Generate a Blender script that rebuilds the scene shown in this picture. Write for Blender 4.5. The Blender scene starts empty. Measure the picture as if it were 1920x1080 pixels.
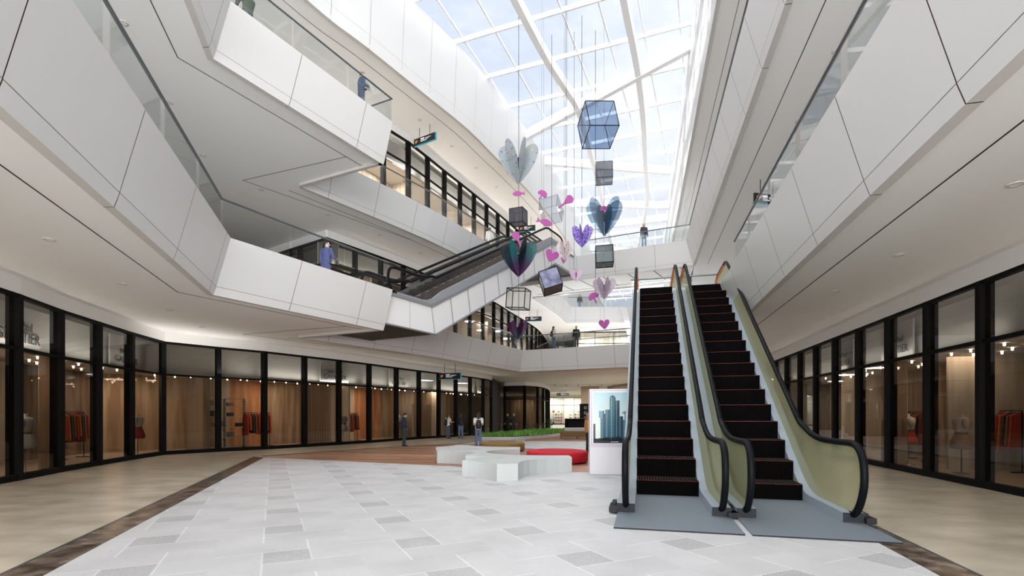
import bpy, math, random
from mathutils import Vector, Matrix, geometry
random.seed(7)
S = bpy.context.scene
COL = S.collection
PI = math.pi
# ------------------------------------------------------------------ camera
cam_d = bpy.data.cameras.new('camera'); cam = bpy.data.objects.new('camera', cam_d); COL.objects.link(cam)
cam.location = (0, 0, 1.6); cam.rotation_euler = (PI / 2, 0, 0)
cam_d.sensor_width = 36; cam_d.lens = 18.0; cam_d.shift_y = 238 / 1920; cam_d.clip_start = 0.05; cam_d.clip_end = 500
S.camera = cam
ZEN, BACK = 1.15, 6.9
# ------------------------------------------------------------------ world: bright sky with thin cloud
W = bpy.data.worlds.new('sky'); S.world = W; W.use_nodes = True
nt = W.node_tree; nt.nodes.clear()
wo = nt.nodes.new('ShaderNodeOutputWorld'); bg = nt.nodes.new('ShaderNodeBackground')
tc = nt.nodes.new('ShaderNodeTexCoord'); mp = nt.nodes.new('ShaderNodeMapping'); nz = nt.nodes.new('ShaderNodeTexNoise')
mp.inputs['Scale'].default_value = (1, 1, 2.2)
nz.inputs['Scale'].default_value = 2.6; nz.inputs['Detail'].default_value = 7; nz.inputs['Roughness'].default_value = .6
cr = nt.nodes.new('ShaderNodeValToRGB')
cr.color_ramp.elements[0].position = .40; cr.color_ramp.elements[0].color = (.54, .60, .70, 1)
cr.color_ramp.elements[1].position = .60; cr.color_ramp.elements[1].color = (.78, .80, .83, 1)
sx = nt.nodes.new('ShaderNodeSeparateXYZ'); mr = nt.nodes.new('ShaderNodeMapRange')
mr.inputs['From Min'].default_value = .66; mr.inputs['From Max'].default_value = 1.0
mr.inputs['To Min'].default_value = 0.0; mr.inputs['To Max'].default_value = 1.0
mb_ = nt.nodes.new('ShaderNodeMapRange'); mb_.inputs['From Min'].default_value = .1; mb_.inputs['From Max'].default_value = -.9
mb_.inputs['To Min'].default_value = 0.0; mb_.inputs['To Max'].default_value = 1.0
L = nt.links.new
L(tc.outputs['Generated'], mp.inputs['Vector']); L(mp.outputs[0], nz.inputs['Vector']); L(nz.outputs['Fac'], cr.inputs[0])
L(tc.outputs['Generated'], sx.inputs[0]); L(sx.outputs['Z'], mr.inputs['Value']); L(sx.outputs['Y'], mb_.inputs['Value'])
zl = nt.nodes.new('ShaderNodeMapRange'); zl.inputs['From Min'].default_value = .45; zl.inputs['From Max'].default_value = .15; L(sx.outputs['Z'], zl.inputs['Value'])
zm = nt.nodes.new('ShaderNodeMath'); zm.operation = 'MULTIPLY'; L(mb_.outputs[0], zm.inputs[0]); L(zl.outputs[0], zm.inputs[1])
# the sky brightens towards the zenith; low glow behind the camera is added fill
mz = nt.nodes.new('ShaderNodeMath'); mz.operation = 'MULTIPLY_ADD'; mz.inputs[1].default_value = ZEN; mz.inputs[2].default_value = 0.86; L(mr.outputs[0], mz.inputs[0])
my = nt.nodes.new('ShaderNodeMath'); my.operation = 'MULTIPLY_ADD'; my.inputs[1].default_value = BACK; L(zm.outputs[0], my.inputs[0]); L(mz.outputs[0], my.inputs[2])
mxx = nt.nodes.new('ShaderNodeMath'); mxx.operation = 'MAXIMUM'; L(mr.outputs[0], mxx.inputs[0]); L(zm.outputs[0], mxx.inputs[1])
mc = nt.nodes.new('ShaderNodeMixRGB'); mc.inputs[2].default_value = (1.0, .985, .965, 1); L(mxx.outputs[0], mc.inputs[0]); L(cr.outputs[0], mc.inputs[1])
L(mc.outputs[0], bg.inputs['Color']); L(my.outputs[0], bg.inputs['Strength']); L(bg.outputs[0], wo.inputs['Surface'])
# ------------------------------------------------------------------ sun, low from the left, just reaching the right hand top fascia
sd = bpy.data.lights.new('sun', 'SUN'); sd.energy = 3.0; sd.angle = math.radians(2); sd.color = (1, .97, .92)
so = bpy.data.objects.new('sun', sd); COL.objects.link(so)
so.rotation_euler = Vector((.97, .20, -.34)).to_track_quat('-Z', 'Y').to_euler(); so.location = (-20, 20, 30)
S.view_settings.view_transform = 'Standard'; S.view_settings.look = 'None'
S.view_settings.exposure = 0.82; S.view_settings.gamma = 1
S.cycles.max_bounces = 9; S.cycles.diffuse_bounces = 5; S.cycles.glossy_bounces = 3
S.cycles.transparent_max_bounces = 16; S.cycles.transmission_bounces = 4
S.cycles.caustics_reflective = False; S.cycles.caustics_refractive = False

# ================================================================== helpers
def at(px, py, Y):
    return Vector(((px - 960) / 960 * Y, Y, 1.6 + (778 - py) / 960 * Y))

class MB:
    def __init__(s): s.v = []; s.f = []; s.m = []; s.s = []
    def add(s, vs, fs, mi=0, sm=False):
        b = len(s.v); s.v += [tuple(v) for v in vs]
        for f in fs: s.f.append([b + i for i in f]); s.m.append(mi); s.s.append(sm)
    def quad(s, a, b, c, d, mi=0): s.add([a, b, c, d], [(0, 1, 2, 3)], mi)
    def box(s, c, d, rz=0, mi=0, M=None):
        x, y, z = d[0] / 2, d[1] / 2, d[2] / 2
        vs = [Vector((a, b, e)) for e in (-z, z) for a, b in ((-x, -y), (x, -y), (x, y), (-x, y))]
        R = M if M is not None else Matrix.Rotation(rz, 3, 'Z')
        s.add([R @ v + Vector(c) for v in vs], [(3, 2, 1, 0), (4, 5, 6, 7), (0, 1, 5, 4), (1, 2, 6, 5), (2, 3, 7, 6), (3, 0, 4, 7)], mi)
    def bar(s, p, q, w, h, mi=0):      # box between two points, w across, h tall
        p = Vector(p); q = Vector(q); d = q - p; l = d.length
        if l < 1e-6: return
        d.normalize(); up = Vector((0, 0, 1)) if abs(d.z) < .99 else Vector((0, 1, 0))
        r = d.cross(up).normalized(); u = r.cross(d)
        M = Matrix((r, d, u)).transposed()
        s.box((p + q) / 2, (w, l, h), M=M, mi=mi)
    def prism(s, poly, z0, z1, mi=0, mtop=None, mbot=None):
        n = len(poly); vs = [(p[0], p[1], z0) for p in poly] + [(p[0], p[1], z1) for p in poly]
        tris = geometry.tessellate_polygon([[Vector((p[0], p[1], 0)) for p in poly]])
        mtop = mi if mtop is None else mtop; mbot = mi if mbot is None else mbot
        s.add(vs, [(i, (i + 1) % n, n + (i + 1) % n, n + i) for i in range(n)], mi)
        s.add([(p[0], p[1], z1) for p in poly], [tuple(t) for t in tris], mtop)
        s.add([(p[0], p[1], z0) for p in poly], [tuple(reversed(t)) for t in tris], mbot)
    def tube(s, pts, r, n=8, mi=0, closed_ends=True, flat=None):
        pts = [Vector(p) for p in pts]; N = len(pts); rings = []
        rs = r if isinstance(r, (list, tuple)) else [r] * N
        prev = None
        for i, p in enumerate(pts):
            d = (pts[min(i + 1, N - 1)] - pts[max(i - 1, 0)]).normalized()
            if prev is None:
                a = Vector((0, 0, 1)) if abs(d.z) < .9 else Vector((1, 0, 0))
                x = d.cross(a).normalized()
            else: x = (prev - d * prev.dot(d)).normalized()
            prev = x; y = d.cross(x)
            rings.append([p + x * rs[i] * math.cos(2 * PI * k / n) + y * rs[i] * math.sin(2 * PI * k / n) for k in range(n)])
        vs = [v for rg in rings for v in rg]
        fs = [(i * n + k, i * n + (k + 1) % n, (i + 1) * n + (k + 1) % n, (i + 1) * n + k) for i in range(N - 1) for k in range(n)]
        s.add(vs, fs, mi, True)
        if closed_ends:
            s.add(rings[0], [tuple(range(n))], mi); s.add(rings[-1], [tuple(reversed(range(n)))], mi)
    def ell(s, c, r, n=12, m=8, mi=0, M=None):
        r = (r, r, r) if isinstance(r, (int, float)) else r
        vs = []; fs = []
        for j in range(m + 1):
            t = PI * j / m
            for k in range(n):
                a = 2 * PI * k / n
                v = Vector((r[0] * math.sin(t) * math.cos(a), r[1] * math.sin(t) * math.sin(a), r[2] * math.cos(t)))
                if M is not None: v = M @ v
                vs.append(v + Vector(c))
        for j in range(m):
            for k in range(n): fs.append((j * n + k, (j + 1) * n + k, (j + 1) * n + (k + 1) % n, j * n + (k + 1) % n))
        s.add(vs, fs, mi, True)
    def lathe(s, prof, n=32, mi=0, c=(0, 0, 0), sm=True):
        vs = [(c[0] + r * math.cos(2 * PI * k / n), c[1] + r * math.sin(2 * PI * k / n), c[2] + z) for r, z in prof for k in range(n)]
        s.add(vs, [(j * n + k, j * n + (k + 1) % n, (j + 1) * n + (k + 1) % n, (j + 1) * n + k) for j in range(len(prof) - 1) for k in range(n)], mi, sm)
    def plate(s, poly2, origin, ex, ez, t, mi=0):   # flat cut-out of thickness t; poly in plane (ex,ez)
        ex = Vector(ex).normalized(); ez = Vector(ez).normalized(); ny = ez.cross(ex).normalized(); o = Vector(origin)
        n = len(poly2); fr = [o + ex * p[0] + ez * p[1] - ny * t / 2 for p in poly2]; bk = [q + ny * t for q in fr]
        tris = geometry.tessellate_polygon([[Vector((p[0], p[1], 0)) for p in poly2]])
        s.add(fr + bk, [tuple(t_) for t_ in tris] + [tuple(n + i for i in reversed(t_)) for t_ in tris] + [(i, n + i, n + (i + 1) % n, (i + 1) % n) for i in range(n)], mi)
    def build(s, name, mats, parent=None, off=None, loc=None, kind=None, label=None, cat=None, group=None):
        me = bpy.data.meshes.new(name)
        o3 = Vector(off) if off is not None else Vector((0, 0, 0))
        me.from_pydata([(v[0] - o3.x, v[1] - o3.y, v[2] - o3.z) for v in s.v], [], s.f)
        if not isinstance(mats, (list, tuple)): mats = [mats]
        for m in mats: me.materials.append(m)
        me.polygons.foreach_set('material_index', s.m); me.polygons.foreach_set('use_smooth', s.s)
        me.update()
        o = bpy.data.objects.new(name, me); COL.objects.link(o)
        if parent is not None: o.parent = parent
        elif off is not None: o.location = off
        if loc is not None: o.location = loc
        tag(o, label, cat, group, kind)
        return o

def tag(o, label=None, cat=None, group=None, kind=None):
    if label: o['label'] = label
    if cat: o['category'] = cat
    if group: o['group'] = group
    if kind: o['kind'] = kind
    return o
def empty(name, loc=(0, 0, 0), rz=0, label=None, cat=None, group=None, kind=None):
    o = bpy.data.objects.new(name, None); COL.objects.link(o); o.location = loc; o.rotation_euler = (0, 0, rz)
    o.empty_display_size = .2
    return tag(o, label, cat, group, kind)
def copy_tree(o, parent=None):
    c = o.copy(); COL.objects.link(c)
    if parent is not None: c.parent = parent
    for ch in [x for x in ALLCH.get(o.name, [])] if False else list(o.children): copy_tree(ch, c)
    return c
def struct(name, mb, mats): return mb.build(name, mats, kind='structure')

def off_line(pts, d):                # mitred offset, +d = to the left of travel
    P = [Vector((p[0], p[1])) for p in pts]; out = []
    for i, p in enumerate(P):
        ns = []
        if i > 0: e = (p - P[i - 1]).normalized(); ns.append(Vector((-e.y, e.x)))
        if i < len(P) - 1: e = (P[i + 1] - p).normalized(); ns.append(Vector((-e.y, e.x)))
        if len(ns) == 1: out.append(p + ns[0] * d)
        else:
            b = (ns[0] + ns[1]).normalized(); k = max(.35, b.dot(ns[0])); out.append(p + b * d / k)
    return out
def smooth_line(pts, k=4):
    P = [Vector(p) for p in pts]; out = []
    for i in range(len(P) - 1):
        a = P[max(i - 1, 0)]; b = P[i]; c = P[i + 1]; d = P[min(i + 2, len(P) - 1)]
        for j in range(k):
            t = j / k
            out.append(.5 * ((2 * b) + (-a + c) * t + (2 * a - 5 * b + 4 * c - d) * t * t + (-a + 3 * b - 3 * c + d) * t ** 3))
    out.append(P[-1]); return [tuple(p) for p in out]
def resample(pts, step):
    P = [Vector(p) for p in pts]; out = [P[0]]; need = step
    for i in range(len(P) - 1):
        a, b = P[i], P[i + 1]; l = (b - a).length; pos = 0
        while l - pos >= need: pos += need; out.append(a.lerp(b, pos / l)); need = step
        need -= l - pos
    return [tuple(p) for p in out]

# ================================================================== materials
def mat(name, col, rough=.6, metal=0, spec=.5, emit=None, es=1.0):
    m = bpy.data.materials.new(name); m.use_nodes = True; b = m.node_tree.nodes['Principled BSDF']
    b.inputs['Base Color'].default_value = (*col, 1); b.inputs['Roughness'].default_value = rough
    b.inputs['Metallic'].default_value = metal; b.inputs['Specular IOR Level'].default_value = spec
    if emit: b.inputs['Emission Color'].default_value = (*emit, 1); b.inputs['Emission Strength'].default_value = es
    return m
def noisy(name, c1, c2, scale=4, rough=.6, detail=5, stretch=(1, 1, 1), lo=.35, hi=.65, spec=.5, bump=0):
    m = mat(name, c1, rough, spec=spec); n = m.node_tree; b = n.nodes['Principled BSDF']
    t = n.nodes.new('ShaderNodeTexCoord'); mp = n.nodes.new('ShaderNodeMapping'); mp.inputs['Scale'].default_value = stretch
    z = n.nodes.new('ShaderNodeTexNoise'); z.inputs['Scale'].default_value = scale; z.inputs['Detail'].default_value = detail
    r = n.nodes.new('ShaderNodeValToRGB'); r.color_ramp.elements[0].position = lo; r.color_ramp.elements[1].position = hi
    r.color_ramp.elements[0].color = (*c1, 1); r.color_ramp.elements[1].color = (*c2, 1)
    k = n.links.new; k(t.outputs['Object'], mp.inputs[0]); k(mp.outputs[0], z.inputs['Vector']); k(z.outputs['Fac'], r.inputs[0]); k(r.outputs[0], b.inputs['Base Color'])
    if bump:
        bp = n.nodes.new('ShaderNodeBump'); bp.inputs['Strength'].default_value = bump; k(z.outputs['Fac'], bp.inputs['Height']); k(bp.outputs[0], b.inputs['Normal'])
    return m
def glass(name, tint, refl=.5, rough=.02, pattern=None, diff=None, dfac=0.0, graze=.75, zgrad=None):
    """thin sheet glass: tinted see-through plus fresnel mirror, optional thin coloured film or speckle"""
    m = bpy.data.materials.new(name); m.use_nodes = True; n = m.node_tree; n.nodes.clear(); k = n.links.new
    out = n.nodes.new('ShaderNodeOutputMaterial'); tr = n.nodes.new('ShaderNodeBsdfTransparent'); gl = n.nodes.new('ShaderNodeBsdfGlossy')
    tr.inputs[0].default_value = (*tint, 1); gl.inputs['Roughness'].default_value = rough; gl.inputs[0].default_value = (refl, refl, refl, 1)
    fr = n.nodes.new('ShaderNodeLayerWeight'); fr.inputs[0].default_value = .5
    pw = n.nodes.new('ShaderNodeMath'); pw.operation = 'POWER'; pw.inputs[1].default_value = 4.0; k(fr.outputs['Facing'], pw.inputs[0])
    ma = n.nodes.new('ShaderNodeMath'); ma.operation = 'MULTIPLY_ADD'; ma.inputs[1].default_value = graze; ma.inputs[2].default_value = .05; k(pw.outputs[0], ma.inputs[0])
    mx = n.nodes.new('ShaderNodeMixShader'); k(ma.outputs[0], mx.inputs[0]); k(tr.outputs[0], mx.inputs[1]); k(gl.outputs[0], mx.inputs[2])
    last = mx
    if zgrad:
        t0_ = n.nodes.new('ShaderNodeTexCoord'); s0 = n.nodes.new('ShaderNodeSeparateXYZ'); m0 = n.nodes.new('ShaderNodeMapRange'); m0.inputs['From Min'].default_value = zgrad[2] * .25; m0.inputs['From Max'].default_value = zgrad[2] * .65
        k(t0_.outputs['Object'], s0.inputs[0]); k(s0.outputs['Z'], m0.inputs['Value'])
        c0 = n.nodes.new('ShaderNodeMixRGB'); c0.inputs[1].default_value = (*zgrad[0], 1); c0.inputs[2].default_value = (*tint, 1); k(m0.outputs[0], c0.inputs[0]); k(c0.outputs[0], tr.inputs[0])
    if diff:
        df = n.nodes.new('ShaderNodeBsdfDiffuse'); df.inputs[0].default_value = (*diff, 1)
        if zgrad:
            c1 = n.nodes.new('ShaderNodeMixRGB'); c1.inputs[1].default_value = (*zgrad[1], 1); c1.inputs[2].default_value = (*diff, 1); k(m0.outputs[0], c1.inputs[0]); k(c1.outputs[0], df.inputs[0])
        m2 = n.nodes.new('ShaderNodeMixShader'); m2.inputs[0].default_value = dfac; k(mx.outputs[0], m2.inputs[1]); k(df.outputs[0], m2.inputs[2]); last = m2
        if pattern:
            t = n.nodes.new('ShaderNodeTexCoord'); v = n.nodes.new('ShaderNodeTexVoronoi'); v.inputs['Scale'].default_value = pattern[0]
            k(t.outputs['Object'], v.inputs['Vector'])
            lt = n.nodes.new('ShaderNodeMath'); lt.operation = 'LESS_THAN'; lt.inputs[1].default_value = pattern[1]; k(v.outputs['Distance'], lt.inputs[0])
            d2 = n.nodes.new('ShaderNodeBsdfDiffuse'); 
            hs = n.nodes.new('ShaderNodeMixRGB'); hs.blend_type = 'MIX'; hs.inputs[0].default_value = .45; hs.inputs[1].default_value = (*pattern[2], 1); k(v.outputs['Color'], hs.inputs[2]); k(hs.outputs[0], d2.inputs[0])
            m3 = n.nodes.new('ShaderNodeMixShader'); k(lt.outputs[0], m3.inputs[0]); k(last.outputs[0], m3.inputs[1]); k(d2.outputs[0], m3.inputs[2]); last = m3
    k(last.outputs[0], out.inputs[0])
    return m

PANEL = mat('white_panel', (.70, .70, .70), .42, spec=.35)
PANEL_EDGE2 = mat('panel_joint_pale', (.50, .48, .46), .8)
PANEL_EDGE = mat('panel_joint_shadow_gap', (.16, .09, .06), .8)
LIP = mat('fascia_lip', (.62, .60, .57), .6)
SOFFIT = mat('soffit_plaster', (.90, .90, .885), .75)
GROOVE = mat('black_groove', (.012, .012, .012), .8)
BAND = mat('shop_header_plaster', (.85, .84, .83), .7)
BLACK = mat('black_frame_metal', (.004, .004, .004), .7, spec=.12)
WHITEM = mat('white_steel', (.93, .93, .93), .45)
WHITE = mat('white_lacquer', (.56, .59, .59), .5, spec=.3)
HAND = mat('handrail_steel', (.16, .17, .18), .3, metal=.6)
RUBBER = mat('black_rubber', (.005, .006, .008), .5, spec=.10)
ORANGE = mat('orange_edge', (.75, .16, .05), .4, emit=(1, .22, .06), es=.12)
EDGE = mat('step_edge_copper', (.24, .04, .015), .6, spec=.2)
DECKM = mat('escalator_brushed_steel', (.36, .42, .50), .5, metal=.1)
DECKD = mat('escalator_dark_steel', (.025, .028, .034), .6, spec=.2)
PLATE = mat('landing_plate_steel', (.19, .225, .265), .6, metal=.1)
TRUSS = mat('truss_cover', (.45, .46, .47), .5)
STEPM = mat('step_black', (.003, .0025, .0025), .9, spec=.05)
STEPG = mat('step_grey', (.03, .03, .034), .7, spec=.15)
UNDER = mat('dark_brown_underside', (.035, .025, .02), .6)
GREYTRIM = mat('grey_trim', (.26, .27, .29), .45, metal=.2)
G_SHOP = glass('shop_glass', (.50, .47, .43), .55)
G_UP = glass('upper_shop_glass', (.80, .79, .77), .5)
G_BAL = glass('balustrade_glass', (.93, .95, .95), .55, graze=.3)
G_BALF = glass('escalator_clear_glass', (.88, .88, .88), .4, graze=.35)
G_ESC = glass('escalator_olive_glass', (.88, .88, .68), .3, diff=(.60, .60, .38), dfac=.5)
G_ROOF = glass('roof_glass', (.97, .98, .99), .08)
SKIN = mat('skin', (.62, .40, .30), .6)

def tile_floor():
    m = mat('stone_paving', (.6, .6, .6), .5); n = m.node_tree; k = n.links.new; b = n.nodes['Principled BSDF']
    def math_(op, a, c=None):
        x = n.nodes.new('ShaderNodeMath'); x.operation = op
        for i, q in enumerate((a, c)):
            if q is None: continue
            if isinstance(q, (int, float)): x.inputs[i].default_value = q
            else: k(q, x.inputs[i])
        return x.outputs[0]
    t = n.nodes.new('ShaderNodeTexCoord'); mp = n.nodes.new('ShaderNodeMapping'); mp.inputs['Rotation'].default_value = (0, 0, math.radians(-25))
    mp.inputs['Location'].default_value = (.611, .42, 0)
    k(t.outputs['Object'], mp.inputs[0]); s = n.nodes.new('ShaderNodeSeparateXYZ'); k(mp.outputs[0], s.inputs[0])
    ux = math_('MULTIPLY', s.outputs[0], 2 / 1.5 * 1.0); uy = math_('MULTIPLY', s.outputs[1], 2 / 1.5 * 1.0)
    ux = math_('MULTIPLY', ux, 1.5); uy = math_('MULTIPLY', uy, 1.5)       # half metre units
    X = math_('FLOORED_MODULO', ux, 3.0); Y = math_('FLOORED_MODULO', uy, 3.0)
    def band(v, c, w): return math_('LESS_THAN', math_('ABSOLUTE', math_('SUBTRACT', v, c)), w)
    def rng(v, a, c): return math_('MULTIPLY', math_('GREATER_THAN', v, a), math_('LESS_THAN', v, c))
    w = .022
    l1 = math_('MULTIPLY', band(Y, 1, w), rng(X, 1, 3)); l2 = math_('MULTIPLY', band(X, 2, w), rng(Y, 1, 3))
    l3 = math_('MULTIPLY', band(Y, 2, w), rng(X, 0, 2)); l4 = math_('MULTIPLY', band(X, 1, w), rng(Y, 0, 2))
    line = math_('MAXIMUM', math_('MAXIMUM', l1, l2), math_('MAXIMUM', l3, l4))
    sq = math_('MULTIPLY', rng(X, 1, 2), rng(Y, 1, 2))
    lng = math_('MULTIPLY', rng(X, 1, 3), rng(Y, 0, 1))
    lng2 = math_('MULTIPLY', rng(X, 0, 2), rng(Y, 2, 3))
    base = n.nodes.new('ShaderNodeTexNoise'); base.inputs['Scale'].default_value = 1.3; base.inputs['Detail'].default_value = 9; k(t.outputs['Object'], base.inputs['Vector'])
    fine = n.nodes.new('ShaderNodeTexNoise'); fine.inputs['Scale'].default_value = 55; fine.inputs['Detail'].default_value = 2; k(t.outputs['Object'], fine.inputs['Vector'])
    v = math_('ADD', .60, math_('MULTIPLY', math_('SUBTRACT', base.outputs['Fac'], .5), .22))
    v = math_('ADD', v, math_('MULTIPLY', math_('SUBTRACT', fine.outputs['Fac'], .5), .14))
    v = math_('SUBTRACT', v, math_('MULTIPLY', lng, .035)); v = math_('SUBTRACT', v, math_('MULTIPLY', lng2, .02))
    f2 = math_('MULTIPLY', sq, math_('ADD', .13, math_('MULTIPLY', math_('SUBTRACT', fine.outputs['Fac'], .5), .55)))
    v = math_('SUBTRACT', v, f2)
    vo = n.nodes.new('ShaderNodeTexVoronoi'); vo.inputs['Scale'].default_value = 2.6; k(t.outputs['Object'], vo.inputs['Vector'])
    dot = math_('LESS_THAN', vo.outputs['Distance'], .022); v = math_('SUBTRACT', v, math_('MULTIPLY', dot, .4))
    v = math_('ADD', v, math_('MULTIPLY', line, .14))
    cmb = n.nodes.new('ShaderNodeCombineColor'); k(v, cmb.inputs[0]); k(math_('MULTIPLY', v, 1.005), cmb.inputs[1]); k(math_('MULTIPLY', v, 1.035), cmb.inputs[2])
    k(cmb.outputs[0], b.inputs['Base Color'])
    return m
TILE = tile_floor()
MARBLE = noisy('beige_marble', (.40, .35, .26), (.66, .60, .50), 1.1, .3, 12, (1, 1.6, 1), .3, .72)
DMARBLE = noisy('dark_brown_marble', (.03, .018, .014), (.34, .27, .23), 4, .25, 10, (1, 1, 1), .4, .8)
def wood_floor():
    m = mat('timber_deck', (.3, .15, .09), .5); n = m.node_tree; k = n.links.new; b = n.nodes['Principled BSDF']
    t = n.nodes.new('ShaderNodeTexCoord'); mp = n.nodes.new('ShaderNodeMapping'); mp.inputs['Rotation'].default_value = (0, 0, math.radians(6))
    k(t.outputs['Object'], mp.inputs[0])
    br = n.nodes.new('ShaderNodeTexBrick'); br.inputs['Scale'].default_value = 1; br.inputs['Brick Width'].default_value = 2.4; br.inputs['Row Height'].default_value = .22
    br.inputs['Mortar Size'].default_value = .008; br.inputs['Color1'].default_value = (.30, .14, .075, 1); br.inputs['Color2'].default_value = (.68, .37, .24, 1); br.inputs['Mortar'].default_value = (.04, .02, .015, 1)
    k(mp.outputs[0], br.inputs['Vector'])
    mp2 = n.nodes.new('ShaderNodeMapping'); mp2.inputs['Scale'].default_value = (.8, 14, 1); k(mp.outputs[0], mp2.inputs[0])
    z = n.nodes.new('ShaderNodeTexNoise'); z.inputs['Scale'].default_value = 1.5; z.inputs['Detail'].default_value = 6; k(mp2.outputs[0], z.inputs['Vector'])
    r = n.nodes.new('ShaderNodeValToRGB'); r.color_ramp.elements[0].color = (.40, .40, .40, 1); r.color_ramp.elements[1].color = (1.25, 1.2, 1.15, 1); k(z.outputs['Fac'], r.inputs[0])
    mx = n.nodes.new('ShaderNodeMixRGB'); mx.blend_type = 'MULTIPLY'; mx.inputs[0].default_value = 1; k(br.outputs['Color'], mx.inputs[1]); k(r.outputs[0], mx.inputs[2]); k(mx.outputs[0], b.inputs['Base Color'])
    return m
WOOD = wood_floor()

# ================================================================== layout of the building
F2, F3, F4 = 6.4, 12.8, 19.2
ZB = {2: 4.85, 3: 11.25, 4: 17.65}
GL = 4.55                                  # head of the shop glazing above each floor
def rx(y, x0=3.40): return x0 + .2505 * y   # right hand fascia line
LEFT = [(-1.75, -6), (-8.09, 13.87), (-4.96, 19.75), (-8.9, 21.7), (-4.73, 28.1), (-2.1, 33.2), (.6, 38.5)]
VOID2L = [(1.85, 42.4), (3.3, 46.0), (4.75, 50.0), (5.8, 53.5)]
BR_F = [(.6, 38.5), (11.75, 32.95)]       # bridge front edge
BR_B = [(1.85, 42.4), (12.95, 37.0)]
RIGHT = [(rx(-6), -6), (rx(32.95), 32.95)]
RIGHT2 = [(rx(37.0) + .15, 37.0), (rx(53.5) + .15, 53.3)]

def fascia(name, pts, side, zb, h=1.53, lean=.46, spacing=2.6, start=0.0, edge=None):
    mb = MB(); n = len(pts)
    B = [Vector(p) for p in pts]; T = off_line(pts, side * lean); Bi = off_line(pts, -side * .16); Ti = off_line(pts, side * (lean - .35))
    Bb = off_line(pts, -side * .012); Tb = off_line(pts, side * (lean - .012))
    K = .15; C = off_line(pts, side * (lean * K + .012)); zc = zb + h * K; zt = zb + h
    run = -start
    for i in range(n - 1):
        l = (B[i + 1] - B[i]).length
        cuts = []; k = math.ceil((run) / spacing) * spacing
        k = math.floor(run / spacing) * spacing + spacing
        while k < run + l - .05:
            if k - run > .05: cuts.append((k - run) / l)
            k += spacing
        ts = [0] + cuts + [1]; g = .009 / l
        for a, b in zip(ts[:-1], ts[1:]):
            a2 = a + (g if a > 0 else 0); b2 = b - (g if b < 1 else 0)
            def q(P0, z, t): p = P0[i].lerp(P0[i + 1], t); return (p.x, p.y, z)
            for (PA, za, PB, z_b) in ((B, zb, C, zc - .006), (C, zc + .004, T, zt)):
                vs = [q(PA, za, a2), q(PA, za, b2), q(PB, z_b, b2), q(PB, z_b, a2)]
                mb.quad(*(vs if side < 0 else vs[::-1]), mi=0)
            mb.quad(q(T, zt, a2), q(T, zt, b2), q(Ti, zt, b2), q(Ti, zt, a2), mi=0)
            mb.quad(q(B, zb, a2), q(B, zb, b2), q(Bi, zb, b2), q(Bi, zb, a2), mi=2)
        def w(P0, z, j): return (P0[j].x, P0[j].y, z)
        mb.quad(w(Bb, zb + .004, i), w(Bb, zb + .004, i + 1), w(Tb, zt - .004, i + 1), w(Tb, zt - .004, i), mi=1)
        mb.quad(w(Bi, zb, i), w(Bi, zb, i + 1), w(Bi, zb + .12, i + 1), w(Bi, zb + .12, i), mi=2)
        run += l
    return struct(name, mb, [PANEL, edge or PANEL_EDGE, LIP])
def groove(name, pts, z, w=.022):
    mb = MB(); a = off_line(pts, w / 2); b = off_line(pts, -w / 2)
    for i in range(len(pts) - 1):
        v = [(a[i].x, a[i].y), (b[i].x, b[i].y), (b[i + 1].x, b[i + 1].y), (a[i + 1].x, a[i + 1].y)]
        mb.prism(v, z - .006, z + .01)
    return struct(name, mb, GROOVE)

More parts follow.
